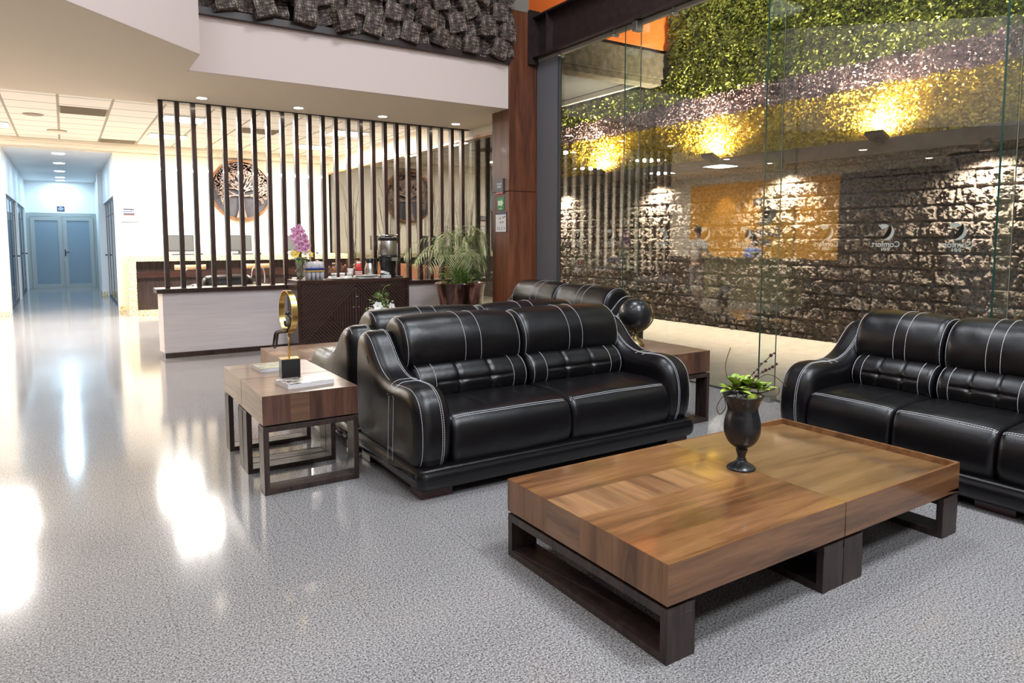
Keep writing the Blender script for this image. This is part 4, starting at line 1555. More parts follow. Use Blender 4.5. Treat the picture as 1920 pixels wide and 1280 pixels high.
MB().lathe([(0.046, 0.095), (0.030, 0.20), (0.0, 0.20)], n=24).build('printed_cup', REDCUP, t)
MB().lathe([(0.0302, 0.20), (0.028, 0.22), (0.0, 0.22)], n=24).build('cup_base', WHITEC, t)
mb = MB()
for i in range(8):
    mb.lathe([(0.047 + 0.002 * (i % 2), 0.011 * i), (0.047 + 0.002 * (i % 2), 0.011 * i + 0.011)], n=24, mat=i % 2)
mb.build('nested_rims', [REDCUP, WHITEC], t)
t = thing('white_platter', 'long white platter on a low stand with sachets', 'platter', (3.44, 8.97, ZC))
mb = MB()
mb.lathe([(0.0, 0.025), (0.14, 0.022), (0.20, 0.040), (0.21, 0.046), (0.19, 0.042), (0.13, 0.030), (0, 0.030)], n=40)
pl = mb.build('plate', WHITEC, t)
pl.scale = (0.85, 0.5, 1)
B('stand', WHITEC, (-0.14, 0.14, -0.06, 0.06, 0, 0.024), parent=t, bevel=0.006)
# thermos jug
t = thing('coffee_jug', 'brushed steel thermal coffee jug with black lid and handle', 'coffee jug', (3.545, 9.14, ZC))
MB().lathe([(0.062, 0), (0.072, 0.01), (0.076, 0.06), (0.074, 0.12), (0.060, 0.17), (0.048, 0.20), (0.046, 0.205), (0, 0.205)], n=36).build('jug_body', BRUSHED, t)
mb = MB().lathe([(0.049, 0.203), (0.052, 0.215), (0.050, 0.255), (0.040, 0.268), (0.0, 0.27)], n=28)
mb.box(-0.075, -0.03, -0.014, 0.014, 0.232, 0.252)
mb.build('lid', BLACKPL, t)
MB().tube(spline([(0.045, 0, .25), (.095, 0, .25), (.11, 0, .19), (.09, 0, .09), (.07, 0, .07)], 20), 0.010, 8).build('handle', BLACKPL, t)
# urn
t = thing('coffee_urn', 'tall black and steel coffee dispenser standing on its black tray', 'coffee dispenser', (3.80, 9.11, ZC + 0.015))
MB().lathe([(0.105, 0), (0.11, 0.01), (0.10, 0.08), (0.118, 0.19), (0.128, 0.25), (0.132, 0.255), (0.132, 0.30)], n=40).build('base', BLACKPL, t)
MB().lathe([(0.131, 0.30), (0.133, 0.305), (0.133, 0.49), (0.131, 0.495)], n=40).build('tank', BRUSHED, t)
mb = MB().lathe([(0.133, 0.495), (0.137, 0.50), (0.137, 0.53), (0.125, 0.545), (0, 0.55)], n=40)
mb.box(-0.05, 0.07, -0.03, 0.03, 0.55, 0.585)
mb.build('lid', BLACKPL, t, 0.003)
MB().tube(spline([(-.135, -.02, .535), (-.12, -.06, .57), (.0, -.10, .565), (.12, -.06, .57), (.135, -.02, .575)], 20), 0.008, 8).build('bail_handle', CHROME, t)
mb = MB().box(-0.01, 0.085, -0.165, -0.12, 0.215, 0.262)
mb.box(0.055, 0.075, -0.16, -0.135, 0.175, 0.215)
mb.build('tap', BRUSHED, t, 0.004)
MB().tube([(0.095, -0.115, 0.28), (0.095, -0.115, 0.46)], 0.006, 8).build('sight_gauge', PLASTICC, t)
o = tag(B('drip_tray', BLACKPL, (3.70, 3.97, 8.98, 9.25, ZC, ZC + 0.015), bevel=0.004), 'flat black tray under the coffee dispenser', 'tray')
t = thing('napkin_box', 'white box of folded napkins between the jug and the dispenser', 'napkin box', (3.685, 8.905, ZC), math.radians(10))
B('box', PAPER, (-0.055, 0.055, -0.04, 0.04, 0, 0.045), parent=t, bevel=0.003)
mb = MB().box(-0.05, 0.05, -0.035, 0.035, 0, 0.035, M=Matrix.Translation((-0.02, 0, 0.055)) @ Matrix.Rotation(math.radians(18), 4, 'Y'))
mb.build('napkins', WHITEC, t, 0.004)

# ================================================================ palm in its pot
m, nt, b = newmat('glazed_brown')
n = tnoise(nt, coords(nt, (6, 6, 0.5)), 1.3, 3, 0.6, 0.4)
c = ramp(nt, n, [(0.38, (0.012, 0.005, 0.004)), (0.5, (0.06, 0.022, 0.015)), (0.62, (0.26, 0.13, 0.10))])
nt.links.new(c, b.inputs['Base Color'])
setp(b, rough=0.14, coat=0.5)
POTM = m
t = thing('potted_palm', 'feathery palm in a glossy dark brown pot before the low wall', 'potted palm', (4.62, 8.50, 0))
MB().lathe([(0.20, 0), (0.215, 0.01), (0.25, 0.25), (0.30, 0.55), (0.335, 0.76), (0.35, 0.84), (0.36, 0.86), (0.345, 0.865), (0.32, 0.83), (0.30, 0.78), (0, 0.78)], n=48).build('pot', POTM, t)
MB().lathe([(0.0, 0.80), (0.31, 0.79)], n=30).build('soil', TWIG, t)
r = random.Random(21)
mb = MB()
st = MB()
for i in range(25):
    an = 2 * PI * i / 25 + r.uniform(-.15, .15)
    lean = r.uniform(0.35, 1.15)
    H = r.uniform(0.40, 0.82)
    L = r.uniform(0.30, 0.62)
    d_ = Vector((math.cos(an), math.sin(an) * 0.75, 0))
    if d_.y > 0.15:
        L *= 0.55
        lean *= 0.5
    if d_.x > 0.1:
        L *= 0.35
        lean *= 0.6
    b0 = Vector((0, 0, 0.80)) + d_ * r.uniform(0, .12)
    pts = [b0, b0 + d_ * (lean * .10) + Vector((0, 0, H * .5)), b0 + d_ * (lean * .28) + Vector((0, 0, H)),
           b0 + d_ * (lean * .28 + L * .6) + Vector((0, 0, H * 1.02)), b0 + d_ * (lean * .28 + L) + Vector((0, 0, H * .70))]
    sp = [Vector(p) for p in spline(pts, 26)]
    st.tube(sp, [0.006 * (1 - 0.8 * q / 25) for q in range(26)], 5)
    for q in range(9, 26):
        tdir = (sp[min(25, q + 1)] - sp[q - 1]).normalized()
        side = tdir.cross(Vector((0, 0, 1))).normalized()
        LL = 0.21 * math.sin(PI * min(1, (q - 6) / 22)) ** 0.6
        for sg in (-1, 1):
            dd = (tdir * 0.75 + side * sg * 0.8 + Vector((0, 0, 0.12 + r.uniform(-.1, .1)))).normalized()
            leaf(mb, sp[q], dd, (0, 0, 1), LL * r.uniform(.8, 1.1), 0.0105, 0, 0.45, 4)
mb.build('fronds', PALM, t)
st.build('stems', STEMG, t)
mb = MB()
for i in range(700):
    a, q = r.uniform(0, 2 * PI), 0.31 * math.sqrt(r.random())
    p = Vector((q * math.cos(a), q * math.sin(a), r.uniform(0.82, 1.02 + 0.16 * (1 - q / .31))))
    leaf(mb, p, (r.gauss(0, 1), r.gauss(0, 1), r.uniform(-.2, .9)), (0, 0, 1), r.uniform(.03, .06), .022, 0, .2, 2)
mb.build('undergrowth', PALMD, t)
# branches in a tall vase behind the slats
for vx, vy, lb, n_ in ((4.42, 12.2, 'tall spray of dry dark branches behind the slats above the jug', 17), (4.62, 10.9, 'tall spray of dry dark branches behind the slats above the dispenser', 15), (4.95, 10.3, 'tall spray of dry dark branches behind the slats left of the palm', 13)):
    t = thing('branch_vase', lb, 'vase of branches', (vx, vy, 0))
    MB().lathe([(0.13, 0), (0.15, 0.02), (0.12, 0.3), (0.08, 0.6), (0.075, 0.68), (0.06, 0.68), (0.06, 0.5), (0, 0.4)], n=28).build('vase', POTM, t)
    mb = MB()
    for i in range(n_):
        a = r.uniform(0, 2 * PI)
        q = r.uniform(.02, .26)
        H = r.uniform(1.7, 2.35)
        kx, ky = math.cos(a), math.sin(a)
        pts = [(0.03 * kx, 0.03 * ky, .5), (q * .35 * kx + r.gauss(0, .015), q * .35 * ky, 1.1), (q * .75 * kx + r.gauss(0, .03), q * .75 * ky, .6 * H + .5), (q * kx * 1.1, q * ky * 1.1, H + .2)]
        mb.tube(spline(pts, 14), [0.007 - 0.0045 * z / 13 for z in range(14)], 5)
    mb.build('branches', TWIG, t)

# ================================================================ block relief above the bulkhead
t = thing('wood_block_relief', 'wall relief of tumbled charred wood blocks above the bulkhead', 'wall sculpture', (0, 7.72, 3.68))
B('relief_backing', BLACKM, (1.12, 4.88, 0.0, 0.17, 0.0, 1.6), parent=t)
B('relief_frame', STEEL_BEAM, (1.12, 4.88, -0.12, 0.0, 0.0, 0.075), parent=t, bevel=0.003)
text_mesh('maker_lettering', 'Priselli', 0.035, plane_M((4.47, -0.1215, 0.042), (1, 0, 0), (0, 0, 1)), STONEG, t, 0.0005)
r = random.Random(2)
cnt = 0
for row in range(5):
    nx = 19
    for i in range(nx):
        if cnt >= 99:
            break
        sz = r.uniform(0.19, 0.245)
        x = 1.24 + (3.62 / (nx - 1)) * i + r.uniform(-.04, .04)
        z = 0.17 + row * 0.20 + r.uniform(-.02, .02)
        y = -0.0 - (0.10 if (i + row) % 2 else 0.0) - r.uniform(0, .05)
        R_ = Euler((r.gauss(0, .12), r.gauss(0, .26), r.gauss(0, .12)), 'XYZ').to_matrix().to_4x4()
        mb = MB()
        mb.box(-sz / 2, sz / 2, -0.09, 0.09, -sz / 2, sz / 2)
        o = mb.build('wood_block', CHAR, t, 0.006)
        o.matrix_local = Matrix.Translation((min(x, 4.80), y, z)) @ R_
        cnt += 1

# ================================================================ business centre
t = thing('granite_counter', 'long speckled golden granite counter along the back wall', 'counter', (0.985, 14.87, 0))
B('top', GOLDG, (0, 4.30, 0, 1.31, 1.04, 1.15), parent=t, bevel=0.004)
B('end_panel', GOLDG, (0, 0.135, 0, 1.31, 0, 1.04), (0.135, 4.30, 0.05, 0.25, 0, 0.10), parent=t, bevel=0.004)
B('modesty_panel', ESPRESSO, (0.135, 4.30, 0.20, 0.24, 0.10, 1.04), parent=t)
B('cable_rail', STONEG_D if 'STONEG_D' in globals() else CABW, (0.135, 4.30, 0.12, 0.20, 0.72, 0.84), parent=t)
for x, w_ in ((1.99, 'leftmost'), (3.13, 'middle'), (4.34, 'rightmost, behind the orchid')):
    t = thing('computer_monitor', 'grey flat computer monitor on the granite counter, ' + w_, 'monitor', (x, 15.55, 1.15), group='monitors on the granite counter')
    B('bezel', MONG, (-0.25, 0.25, 0, 0.04, 0.06, 0.40), parent=t, bevel=0.006)
    B('screen', SCREEN, (-0.23, 0.23, -0.002, 0.0, 0.09, 0.385), parent=t)
    B('stand', MONG, (-0.12, 0.12, -0.06, 0.12, 0, 0.012), (-0.03, 0.03, 0.01, 0.04, 0.012, 0.08), parent=t, bevel=0.003)
    t = thing('keyboard', 'low black keyboard before the monitor, ' + w_, 'keyboard', (x, 15.27, 1.15), group='keyboards on the granite counter')
    B('key_tray', BLACKPL, (-0.21, 0.21, -0.07, 0.07, 0, 0.014), parent=t, bevel=0.003)
    mb = MB()
    for a in range(13):
        for b_ in range(4):
            mb.box(-0.195 + a * 0.03, -0.17 + a * 0.03, -0.055 + b_ * 0.03, -0.03 + b_ * 0.03, 0.014, 0.020)
    mb.build('keys', MONG, t)
    t = tag(MB().ball((0, 0, 0.012), (0.03, 0.05, 0.018), 14).build('computer_mouse', BLACKPL), 'small black mouse right of the keyboard, ' + w_, 'mouse', 'mice on the granite counter')
    t.location = (x + 0.34, 15.2, 1.155)
# stools with wooden back bands
for x, w_ in ((1.92, 'left one, behind the left slats'), (3.08, 'right one, under the tree disc')):
    t = thing('counter_chair', 'chair with curved tan wood back band, ' + w_, 'chair', (x, 13.9, 0), group='chairs at the granite counter')
    mb = MB()

    def bandfn(i, j):
        a = math.radians(-62 + 124 * i / 20)
        rr_, z = [(0.30, .0), (0.30, .09), (0.285, .09), (0.285, .0)][j]
        return (rr_ * math.sin(a), 0.10 - rr_ * math.cos(a) - 0.0, 0.91 + z)
    mb.grid(bandfn, 21, 4, cv=True)
    mb.build('back_band', TANW, t)
    mb = MB()
    mb.tube(spline([(-.13, -.10, .60), (-.12, -.175, .78), (-.09, -.18, .91), (0, -.185, .96), (.09, -.18, .91), (.12, -.175, .78), (.13, -.10, .60)], 30), 0.011, 8)
    mb.build('back_loop', BRUSHED, t)
    MB().lathe([(0, 0.57), (0.17, 0.57), (0.19, 0.59), (0.18, 0.615), (0, 0.62)], n=30).build('seat', BLACKPL, t)
    for sx in (-1, 1):
        for sy in (-1, 1):
            MB().tube([(.12 * sx, .12 * sy, .58), (.20 * sx, .20 * sy, 0)], 0.011, 8).build('leg', BRUSHED, t)
    MB().tube([(.17 * math.cos(a), .17 * math.sin(a), .25) for a in [i * PI / 12 for i in range(24)]], 0.008, 6, closed=True).build('foot_ring', BRUSHED, t)
# black armchair
t = thing('armchair', 'black leather armchair with rounded arms seen over the low wall', 'armchair', (2.03, 10.9, 0), 0)
Pad([(.02, .1), (0, .3), (.0, .6), (.02, .82), (.07, .90), (.14, .91), (.20, .86), (.22, .6), (.22, .2), (.15, .1)], -0.36, 0.36, 0.09, 0.02).mesh(MB(), 16).build('backrest', LEATHER, t)
for sg in (-1, 1):
    x0, x1 = (-0.52, -0.28) if sg < 0 else (0.28, 0.52)
    Pad([(.08, .1), (.04, .4), (.05, .70), (.12, .79), (.3, .80), (.6, .76), (.70, .68), (.72, .4), (.7, .1), (.4, .08)], x0, x1, 0.09, 0.0).mesh(MB(), 8).build('arm', LEATHER, t)
Pad([(.2, .2), (.2, .42), (.3, .46), (.6, .46), (.72, .40), (.72, .2), (.5, .12)], -0.29, 0.29, 0.06).mesh(MB(), 10).build('seat_cushion', LEATHER, t)
for sx in (-.4, .4):
    for sy in (.15, .62):
        MB().tube([(sx, sy, 0.1), (sx, sy, 0)], 0.02, 10).build('foot', CHROME, t)

# low stone console and root carvings behind the slats
t = thing('console_table', 'narrow grey stone console behind the slats carrying the root carvings', 'console table', (2.9, 10.3, 0))
B('top', STONEG, (0, 1.55, 0, 0.42, 0.84, 0.88), parent=t, bevel=0.003)
B('pedestal', STONEG, (0.02, 0.4, 0.03, 0.39, 0, 0.84), (1.15, 1.53, 0.03, 0.39, 0, 0.84), parent=t, bevel=0.003)
t = thing('horse_carving', 'polished reddish wood carving of an animal behind the crystal vase', 'carving', (3.06, 10.5, 0.88))
nodes = [((-.08, 0, .16), .045), ((.0, 0, .17), .04), ((.08, 0, .17), .05), ((.14, 0, .22), .03), ((.18, 0, .25), .022), ((.22, 0, .22), .015),
         ((-.10, .02, .10), .018), ((-.12, .02, .05), .009), ((-.11, .02, .006), .009), ((-.08, -.03, .10), .018), ((-.06, -.03, .05), .009), ((-.07, -.03, .006), .009),
         ((.09, .02, .1), .016), ((.1, .02, .05), .009), ((.09, .02, .006), .009), ((.1, -.03, .1), .016), ((.13, -.03, .06), .009), ((.11, -.03, .006), .009), ((-.13, 0, .15), .012), ((-.16, 0, .09), .008)]
skinned('carved_body', nodes, [(0, 1), (1, 2), (2, 3), (3, 4), (4, 5), (0, 6), (6, 7), (7, 8), (0, 9), (9, 10), (10, 11), (2, 12), (12, 13), (13, 14), (2, 15), (15, 16), (16, 17), (0, 18), (18, 19)], ROOTW, t, 1)
for x, sd, lb in ((3.52, 5, 'knotted polished root carving above the small cups, left'), (3.86, 9, 'knotted polished root carving above the small cups, right')):
    t = thing('root_carving', lb, 'carving', (x, 10.5, 0.88))
    r = random.Random(sd)
    mb = MB()
    mb.ball((0, 0, .08), (.09, .06, .075), 16)
    for i in range(9):
        a = r.uniform(0, 2 * PI)
        p0 = Vector((r.uniform(-.06, .06), 0, .09))
        p1 = p0 + Vector((math.cos(a) * .09, r.uniform(-.04, .04), abs(math.sin(a)) * .10))
        p2 = p1 + Vector((math.cos(a + 1.2) * .07, 0, math.sin(a + 1.2) * .06))
        p2.z = max(.012, p2.z)
        mb.tube(spline([p0, p1, p2], 9), [.026 - .0018 * q for q in range(9)], 8)
        mb.ball(p2, .018, 8)
    mb.build('root_body', ROOTW, t)

# round tree of life disc
t = thing('tree_disc', 'round wall disc with a cut metal tree in a copper rim', 'wall art', (3.32, 16.19, 2.535))
Rr = 0.66
MB().lathe([(0.0, 0), (Rr - .03, 0)], n=64, M=Matrix.Rotation(PI / 2, 4, 'X')).build('disc_back', plain('slate_disc', (0.07, 0.068, 0.08), 0.5, nscale=4, nstr=0.1, var=0.3), t)
MB().lathe([(Rr - .045, 0), (Rr - .045, .10), (Rr, .10), (Rr, 0), (Rr - .045, 0)], n=72, smooth=False, M=Matrix.Rotation(PI / 2, 4, 'X')).build('copper_rim', COPPER, t)
r = random.Random(8)
mb = MB()
yb = -0.085


def branch(p, a, L, w, depth):
    q = (p[0] + L * math.cos(a), p[1] + L * math.sin(a))
    if math.hypot(*q) > Rr - 0.06:
        return
    nx, nz = -math.sin(a), math.cos(a)
    w2 = w * 0.72
    vs = []
    for y_ in (yb, yb + .008):
        vs += [(p[0] - nx * w, y_, p[1] - nz * w), (p[0] + nx * w, y_, p[1] + nz * w), (q[0] + nx * w2, y_, q[1] + nz * w2), (q[0] - nx * w2, y_, q[1] - nz * w2)]
    mb.add(vs, [(0, 1, 2, 3), (7, 6, 5, 4), (0, 3, 7, 4), (1, 5, 6, 2), (0, 4, 5, 1), (3, 2, 6, 7)])
    if depth <= 3:
        for _ in range(2):
            b_ = a + r.uniform(-1.3, 1.3)
            e = r.uniform(.035, .06)
            c_ = (q[0] + e * math.cos(b_), q[1] + e * math.sin(b_))
            if math.hypot(*c_) < Rr - .05:
                n1 = (-math.sin(b_) * e * .32, math.cos(b_) * e * .32)
                md = ((q[0] + c_[0]) / 2, (q[1] + c_[1]) / 2)
                mb.add([(q[0], yb - .002, q[1]), (md[0] + n1[0], yb - .002, md[1] + n1[1]), (c_[0], yb - .002, c_[1]), (md[0] - n1[0], yb - .002, md[1] - n1[1])], [(0, 1, 2, 3)])
    if depth == 0:
        return
    branch(q, a + r.uniform(.15, .5), L * r.uniform(.72, .9), w2, depth - 1)
    branch(q, a - r.uniform(.15, .5), L * r.uniform(.72, .9), w2, depth - 1)


mb.prism([(-.12, -.60), (.10, -.60), (.055, -.40), (.05, -.15), (.07, .0), (-.03, .02), (-.045, -.15), (-.06, -.40)], 0, .01, M=plane_M((0, yb + .01, 0), (1, 0, 0), (0, 0, 1)))
for a0 in (2.75, 2.3, 1.9, 1.5, 1.15, .75, .35):
    branch((0.02 + .02 * math.cos(a0), -.02), a0 + r.uniform(-.08, .08), .15, .022, 5)
for a0 in (3.05, .05):
    branch((0.02, -.12), a0, .14, .018, 4)
mb.build('tree_cutout', COPPER_L if 'COPPER_L' in globals() else plain('pale_copper', (0.42, 0.30, 0.25), 0.4, 0.6, nscale=6, nstr=0.1, var=0.35), t)

# ================================================================ signs


def sign(name, label, cat, loc, right, w, h, th, body, lines=(), stripe=None):
    t = thing(name, label, cat, loc)
    M = plane_M((0, 0, 0), right, (0, 0, 1))
    MB().box(-w / 2, w / 2, -h / 2, h / 2, 0, th, M=M).build('sign_panel', body, t, 0.002)
    if stripe:
        MB().box(-w / 2, w / 2, -h / 2, -h / 2 + h * .12, th, th + .002, M=M).build('sign_stripe', stripe, t)
    for s_, size, dy, dx in lines:
        text_mesh('sign_lettering', s_, size, M @ Matrix.Translation((dx, dy, th + .0015)), LETTER, t, 0.0006, bold=0.0008)
    return t, M


sign('room_sign', 'navy wall sign reading centro de negocios right of the corridor', 'sign', (1.135, 16.2, 2.015), (1, 0, 0), .195, .14, .012, NAVY, (('CENTRO DE', .034, .028, 0), ('NEGOCIOS', .034, -.012, 0)), BRICKRED)
t, M = sign('evacuation_notice', 'white notice with a grey header under the navy sign', 'notice', (1.14, 16.2, 1.705), (1, 0, 0), .30, .22, .006, PAPER)
mb = MB()
mb.box(-.15, .15, .095, .112, .006, .009, M=M)
mb.build('header_bar', SIGNGREY, t)
mb = MB()
for q in ((-.05, .03), (.02, .01), (.07, .04), (-.03, -.05), (.03, -.05), (.08, -.05)):
    mb.box(q[0] - .012, q[0] + .012, q[1] - .014, q[1] + .014, .006, .008, M=M)
mb.build('pictograms', STONEG, t)
sign('door_sign', 'small blue sign over the double door at the corridor end', 'sign', (-0.045, 25.05, 2.385), (1, 0, 0), .19, .15, .012, NAVY, (('SALA', .028, .045, 0), ('REUNIONES', .026, .008, 0), ('COMEDOR', .026, -.03, 0)))
t, M = sign('waiting_room_sign', 'slate sign reading sala de espera, topmost on the wood column', 'sign', (4.885, 7.86, 2.155), (0, -1, 0), .17, .20, .018, SIGNGREY, (('SALA DE', .030, .03, 0), ('ESPERA', .030, -.008, 0)), BRICKRED)
t, M = sign('exit_arrow_sign', 'green safety sign with a pale arrow on the wood column', 'sign', (4.885, 7.85, 1.925), (0, -1, 0), .16, .17, .006, SAFEGREEN)
mb = MB()
mb.prism([(-.065, -.022), (.02, -.022), (.02, -.045), (.065, .012), (.02, .062), (.02, .042), (-.065, .042)], .006, .008, M=M)
mb.build('arrow', PALEGREEN, t)
text_mesh('sign_lettering', 'SALIDA', .024, M @ Matrix.Translation((0, -.066, .0075)), LETTER, t, .0005)
t, M = sign('evacuation_plan', 'white evacuation plan with a dark header, lowest on the wood column', 'notice', (4.885, 7.84, 1.685), (0, -1, 0), .27, .27, .008, NAVY)
mb = MB().box(-.128, .128, -.128, .10, .008, .0095, M=M)
mb.build('plan_sheet', PAPER, t)
mb = MB()
for q in ((-.02, .05), (.06, .06), (.10, .07), (.05, .0), (-.01, -.005)):
    mb.box(q[0] - .015, q[0] + .015, q[1] - .012, q[1] + .012, .0095, .011, M=M, mat=1 if q[0] == -.01 else 0)
for q in (-.08, -.03, .03, .09):
    mb.box(q - .006, q + .006, -.105, -.06, .0095, .011, M=M)
mb.build('pictograms', [STONEG, BRICKRED], t)

# ================================================================ corridor doors and partitions
d = thing('door_1', 'pair of grey framed frosted blue glass doors at the corridor end', 'door', (-0.03, 25.0, 0))
struct(d)
B('door_frame', DOORF, (-0.90, -0.80, 0, .05, 0, 2.25), (.80, .90, 0, .05, 0, 2.25), (-.80, .80, 0, .05, 2.15, 2.25), parent=d, bevel=0.004)
for sg in (-1, 1):
    a, b_ = (-.80, -.003) if sg < 0 else (.003, .80)
    l = B('door_leaf', DOORF, (a, a + .11, -.03, .02, 0, 2.14), (b_ - .11, b_, -.03, .02, 0, 2.14), (a + .11, b_ - .11, -.03, .02, 0, .12), (a + .11, b_ - .11, -.03, .02, 2.03, 2.14), parent=d, bevel=0.003)
    B('door_glass', FROST, (a + .11, b_ - .11, -.01, 0, .12, 2.03), parent=l)
hm = MB().box(.03, .06, -.045, -.03, .96, 1.16)
hm.box(.04, .15, -.08, -.06, 1.07, 1.09)
hm.box(.04, .055, -.08, -.03, 1.07, 1.09)
hm.build('door_handle', BLACKM, d, 0.003)


def partition(n, x, y0, y1, zt, sgn, cuts, lab):
    p = thing('window_%d' % n, lab, 'glass partition', (x, 0, 0))
    struct(p)
    mb = MB()
    e = 0.012
    mb.box(-e, e, y0, y1, 0, .06)
    mb.box(-e, e, y0, y1, zt - .05, zt)
    for c_ in cuts:
        mb.box(-e, e, c_ - .02, c_ + .02, .06, zt - .05)
    mb.box(-e * .6, e * .6, y0, y1, 2.02, 2.05)
    mb.build('window_frame', DARKFRAME, p, 0.003)
    for a, b_ in zip(cuts, cuts[1:]):
        B('window_glass', CORR, (-.006, .006, a + .03, b_ - .03, .06, zt - .05), parent=p)
    B('window_handle', BLACKM, (-sgn * -.03, -sgn * -.03 + .05 * sgn, cuts[-1] - .28, cuts[-1] - .13, 1.05, 1.08) if sgn > 0 else (-.08, -.03, cuts[-1] - .28, cuts[-1] - .13, 1.05, 1.08), parent=p)


partition(11, -0.99, 17.0, 20.75, 2.37, 1, (17.03, 18.0, 19.0, 19.9, 20.72), 'dark framed glass partition, nearer on the left of the corridor')
partition(12, -0.99, 21.0, 24.7, 2.37, 1, (21.03, 22.0, 23.0, 24.0, 24.67), 'dark framed glass partition, farther on the left of the corridor')
partition(13, 0.95, 16.6, 20.9, 2.37, -1, (16.63, 17.7, 18.8, 19.9, 20.87), 'dark framed glass partition on the right of the corridor')
struct(B('wall_office_left', PAINT_WHITE, (-4.0, -3.9, 16.35, 25, 0, 3.2), (-3.9, -1.05, 16.35, 25, 3.2, 3.3), (-3.9, -1.05, 24.9, 25, 0, 3.2)))
struct(B('floor_office', GRANITE, (-3.9, -1.1, 16.35, 24.9, -.1, 0), (1.1, 4.0, 16.35, 24.9, -.1, 0)))
struct(B('wall_office_right', PAINT_WHITE, (3.9, 4.0, 16.35, 25, 0, 3.2), (1.0, 3.9, 16.35, 25, 3.2, 3.3), (1.0, 3.9, 24.9, 25, 0, 3.2)))
for x in (-2.4, 2.4):
    light('office_light', 'AREA', (x, 19.5, 3.15), 45, COOL, 0.6, 2.4)

# ================================================================ reception (seen mirrored in the glass)
t = thing('reception_desk', 'olive speckled granite reception desk mirrored in the glass wall', 'reception desk', (-3.6, 9.6, 0))
B('front_panel', GREENG, (0.5, 0.6, 0.05, 2.55, 0, .98), (0, .6, 0, .08, 0, .98), parent=t, bevel=0.004)
B('desk_top', GREENG, (0.15, .66, -.03, 2.60, .98, 1.03), parent=t, bevel=0.005)
B('work_surface', CABW, (-.25, .5, .08, 2.55, .70, .73), parent=t)
SIGNMETAL = plain('sign_metal', (0.22, 0.23, 0.25), 0.4)
t = thing('wall_logo_sign', 'steel crescent logo and the words Comfort INN mirrored in the glass', 'sign', (-5.94, 12.65, 0), group=None)
M = plane_M((0, 0, 0), (0, 1, 0), (0, 0, 1))
mb = MB()
S = 0.78
mb.prism([(-x * S, z * S + 2.26) for x, z in LP], .02, .05, M=M)
mb.prism([(-x * S, z * S + 2.26) for x, z in LF], .02, .05, M=M)
mb.build('logo_mark', SIGNMETAL, t)
text_mesh('sign_lettering', 'Comfort', .34, plane_M((.03, 0, 1.66), (0, 1, 0), (0, 0, 1)), SIGNMETAL, t, .015, bold=.006)
text_mesh('sign_lettering', 'INN', .26, plane_M((.03, 0, 1.38), (0, 1, 0), (0, 0, 1)), SIGNMETAL, t, .015, bold=.006)
t = thing('orchid_pot', 'small potted orchid on the reception desk, mirrored in the glass', 'potted orchid', (-3.2, 10.75, 1.03))
MB().lathe([(.05, 0), (.075, .12), (.07, .12), (0, .1)], n=24).build('pot', STONEG, t)
mb = MB()
for a in range(7):
    leaf(mb, (0, 0, .11), (math.cos(a), math.sin(a), .5), (0, 0, 1), .2, .07, 0, .6, 4)
mb.build('leaves', PALMD, t)
mb = MB().tube(spline([(0, 0, .1), (.02, .02, .35), (.0, -.08, .52), (0, -.2, .5)], 14), .004, 6)
for q in ((0, -.06, .52), (0, -.12, .52), (0, -.18, .50)):
    blossom(mb, q, (1, 0, .2), .05, 1, 1)
mb.build('bloom_spray', [STEMG, WHITEFL], t)


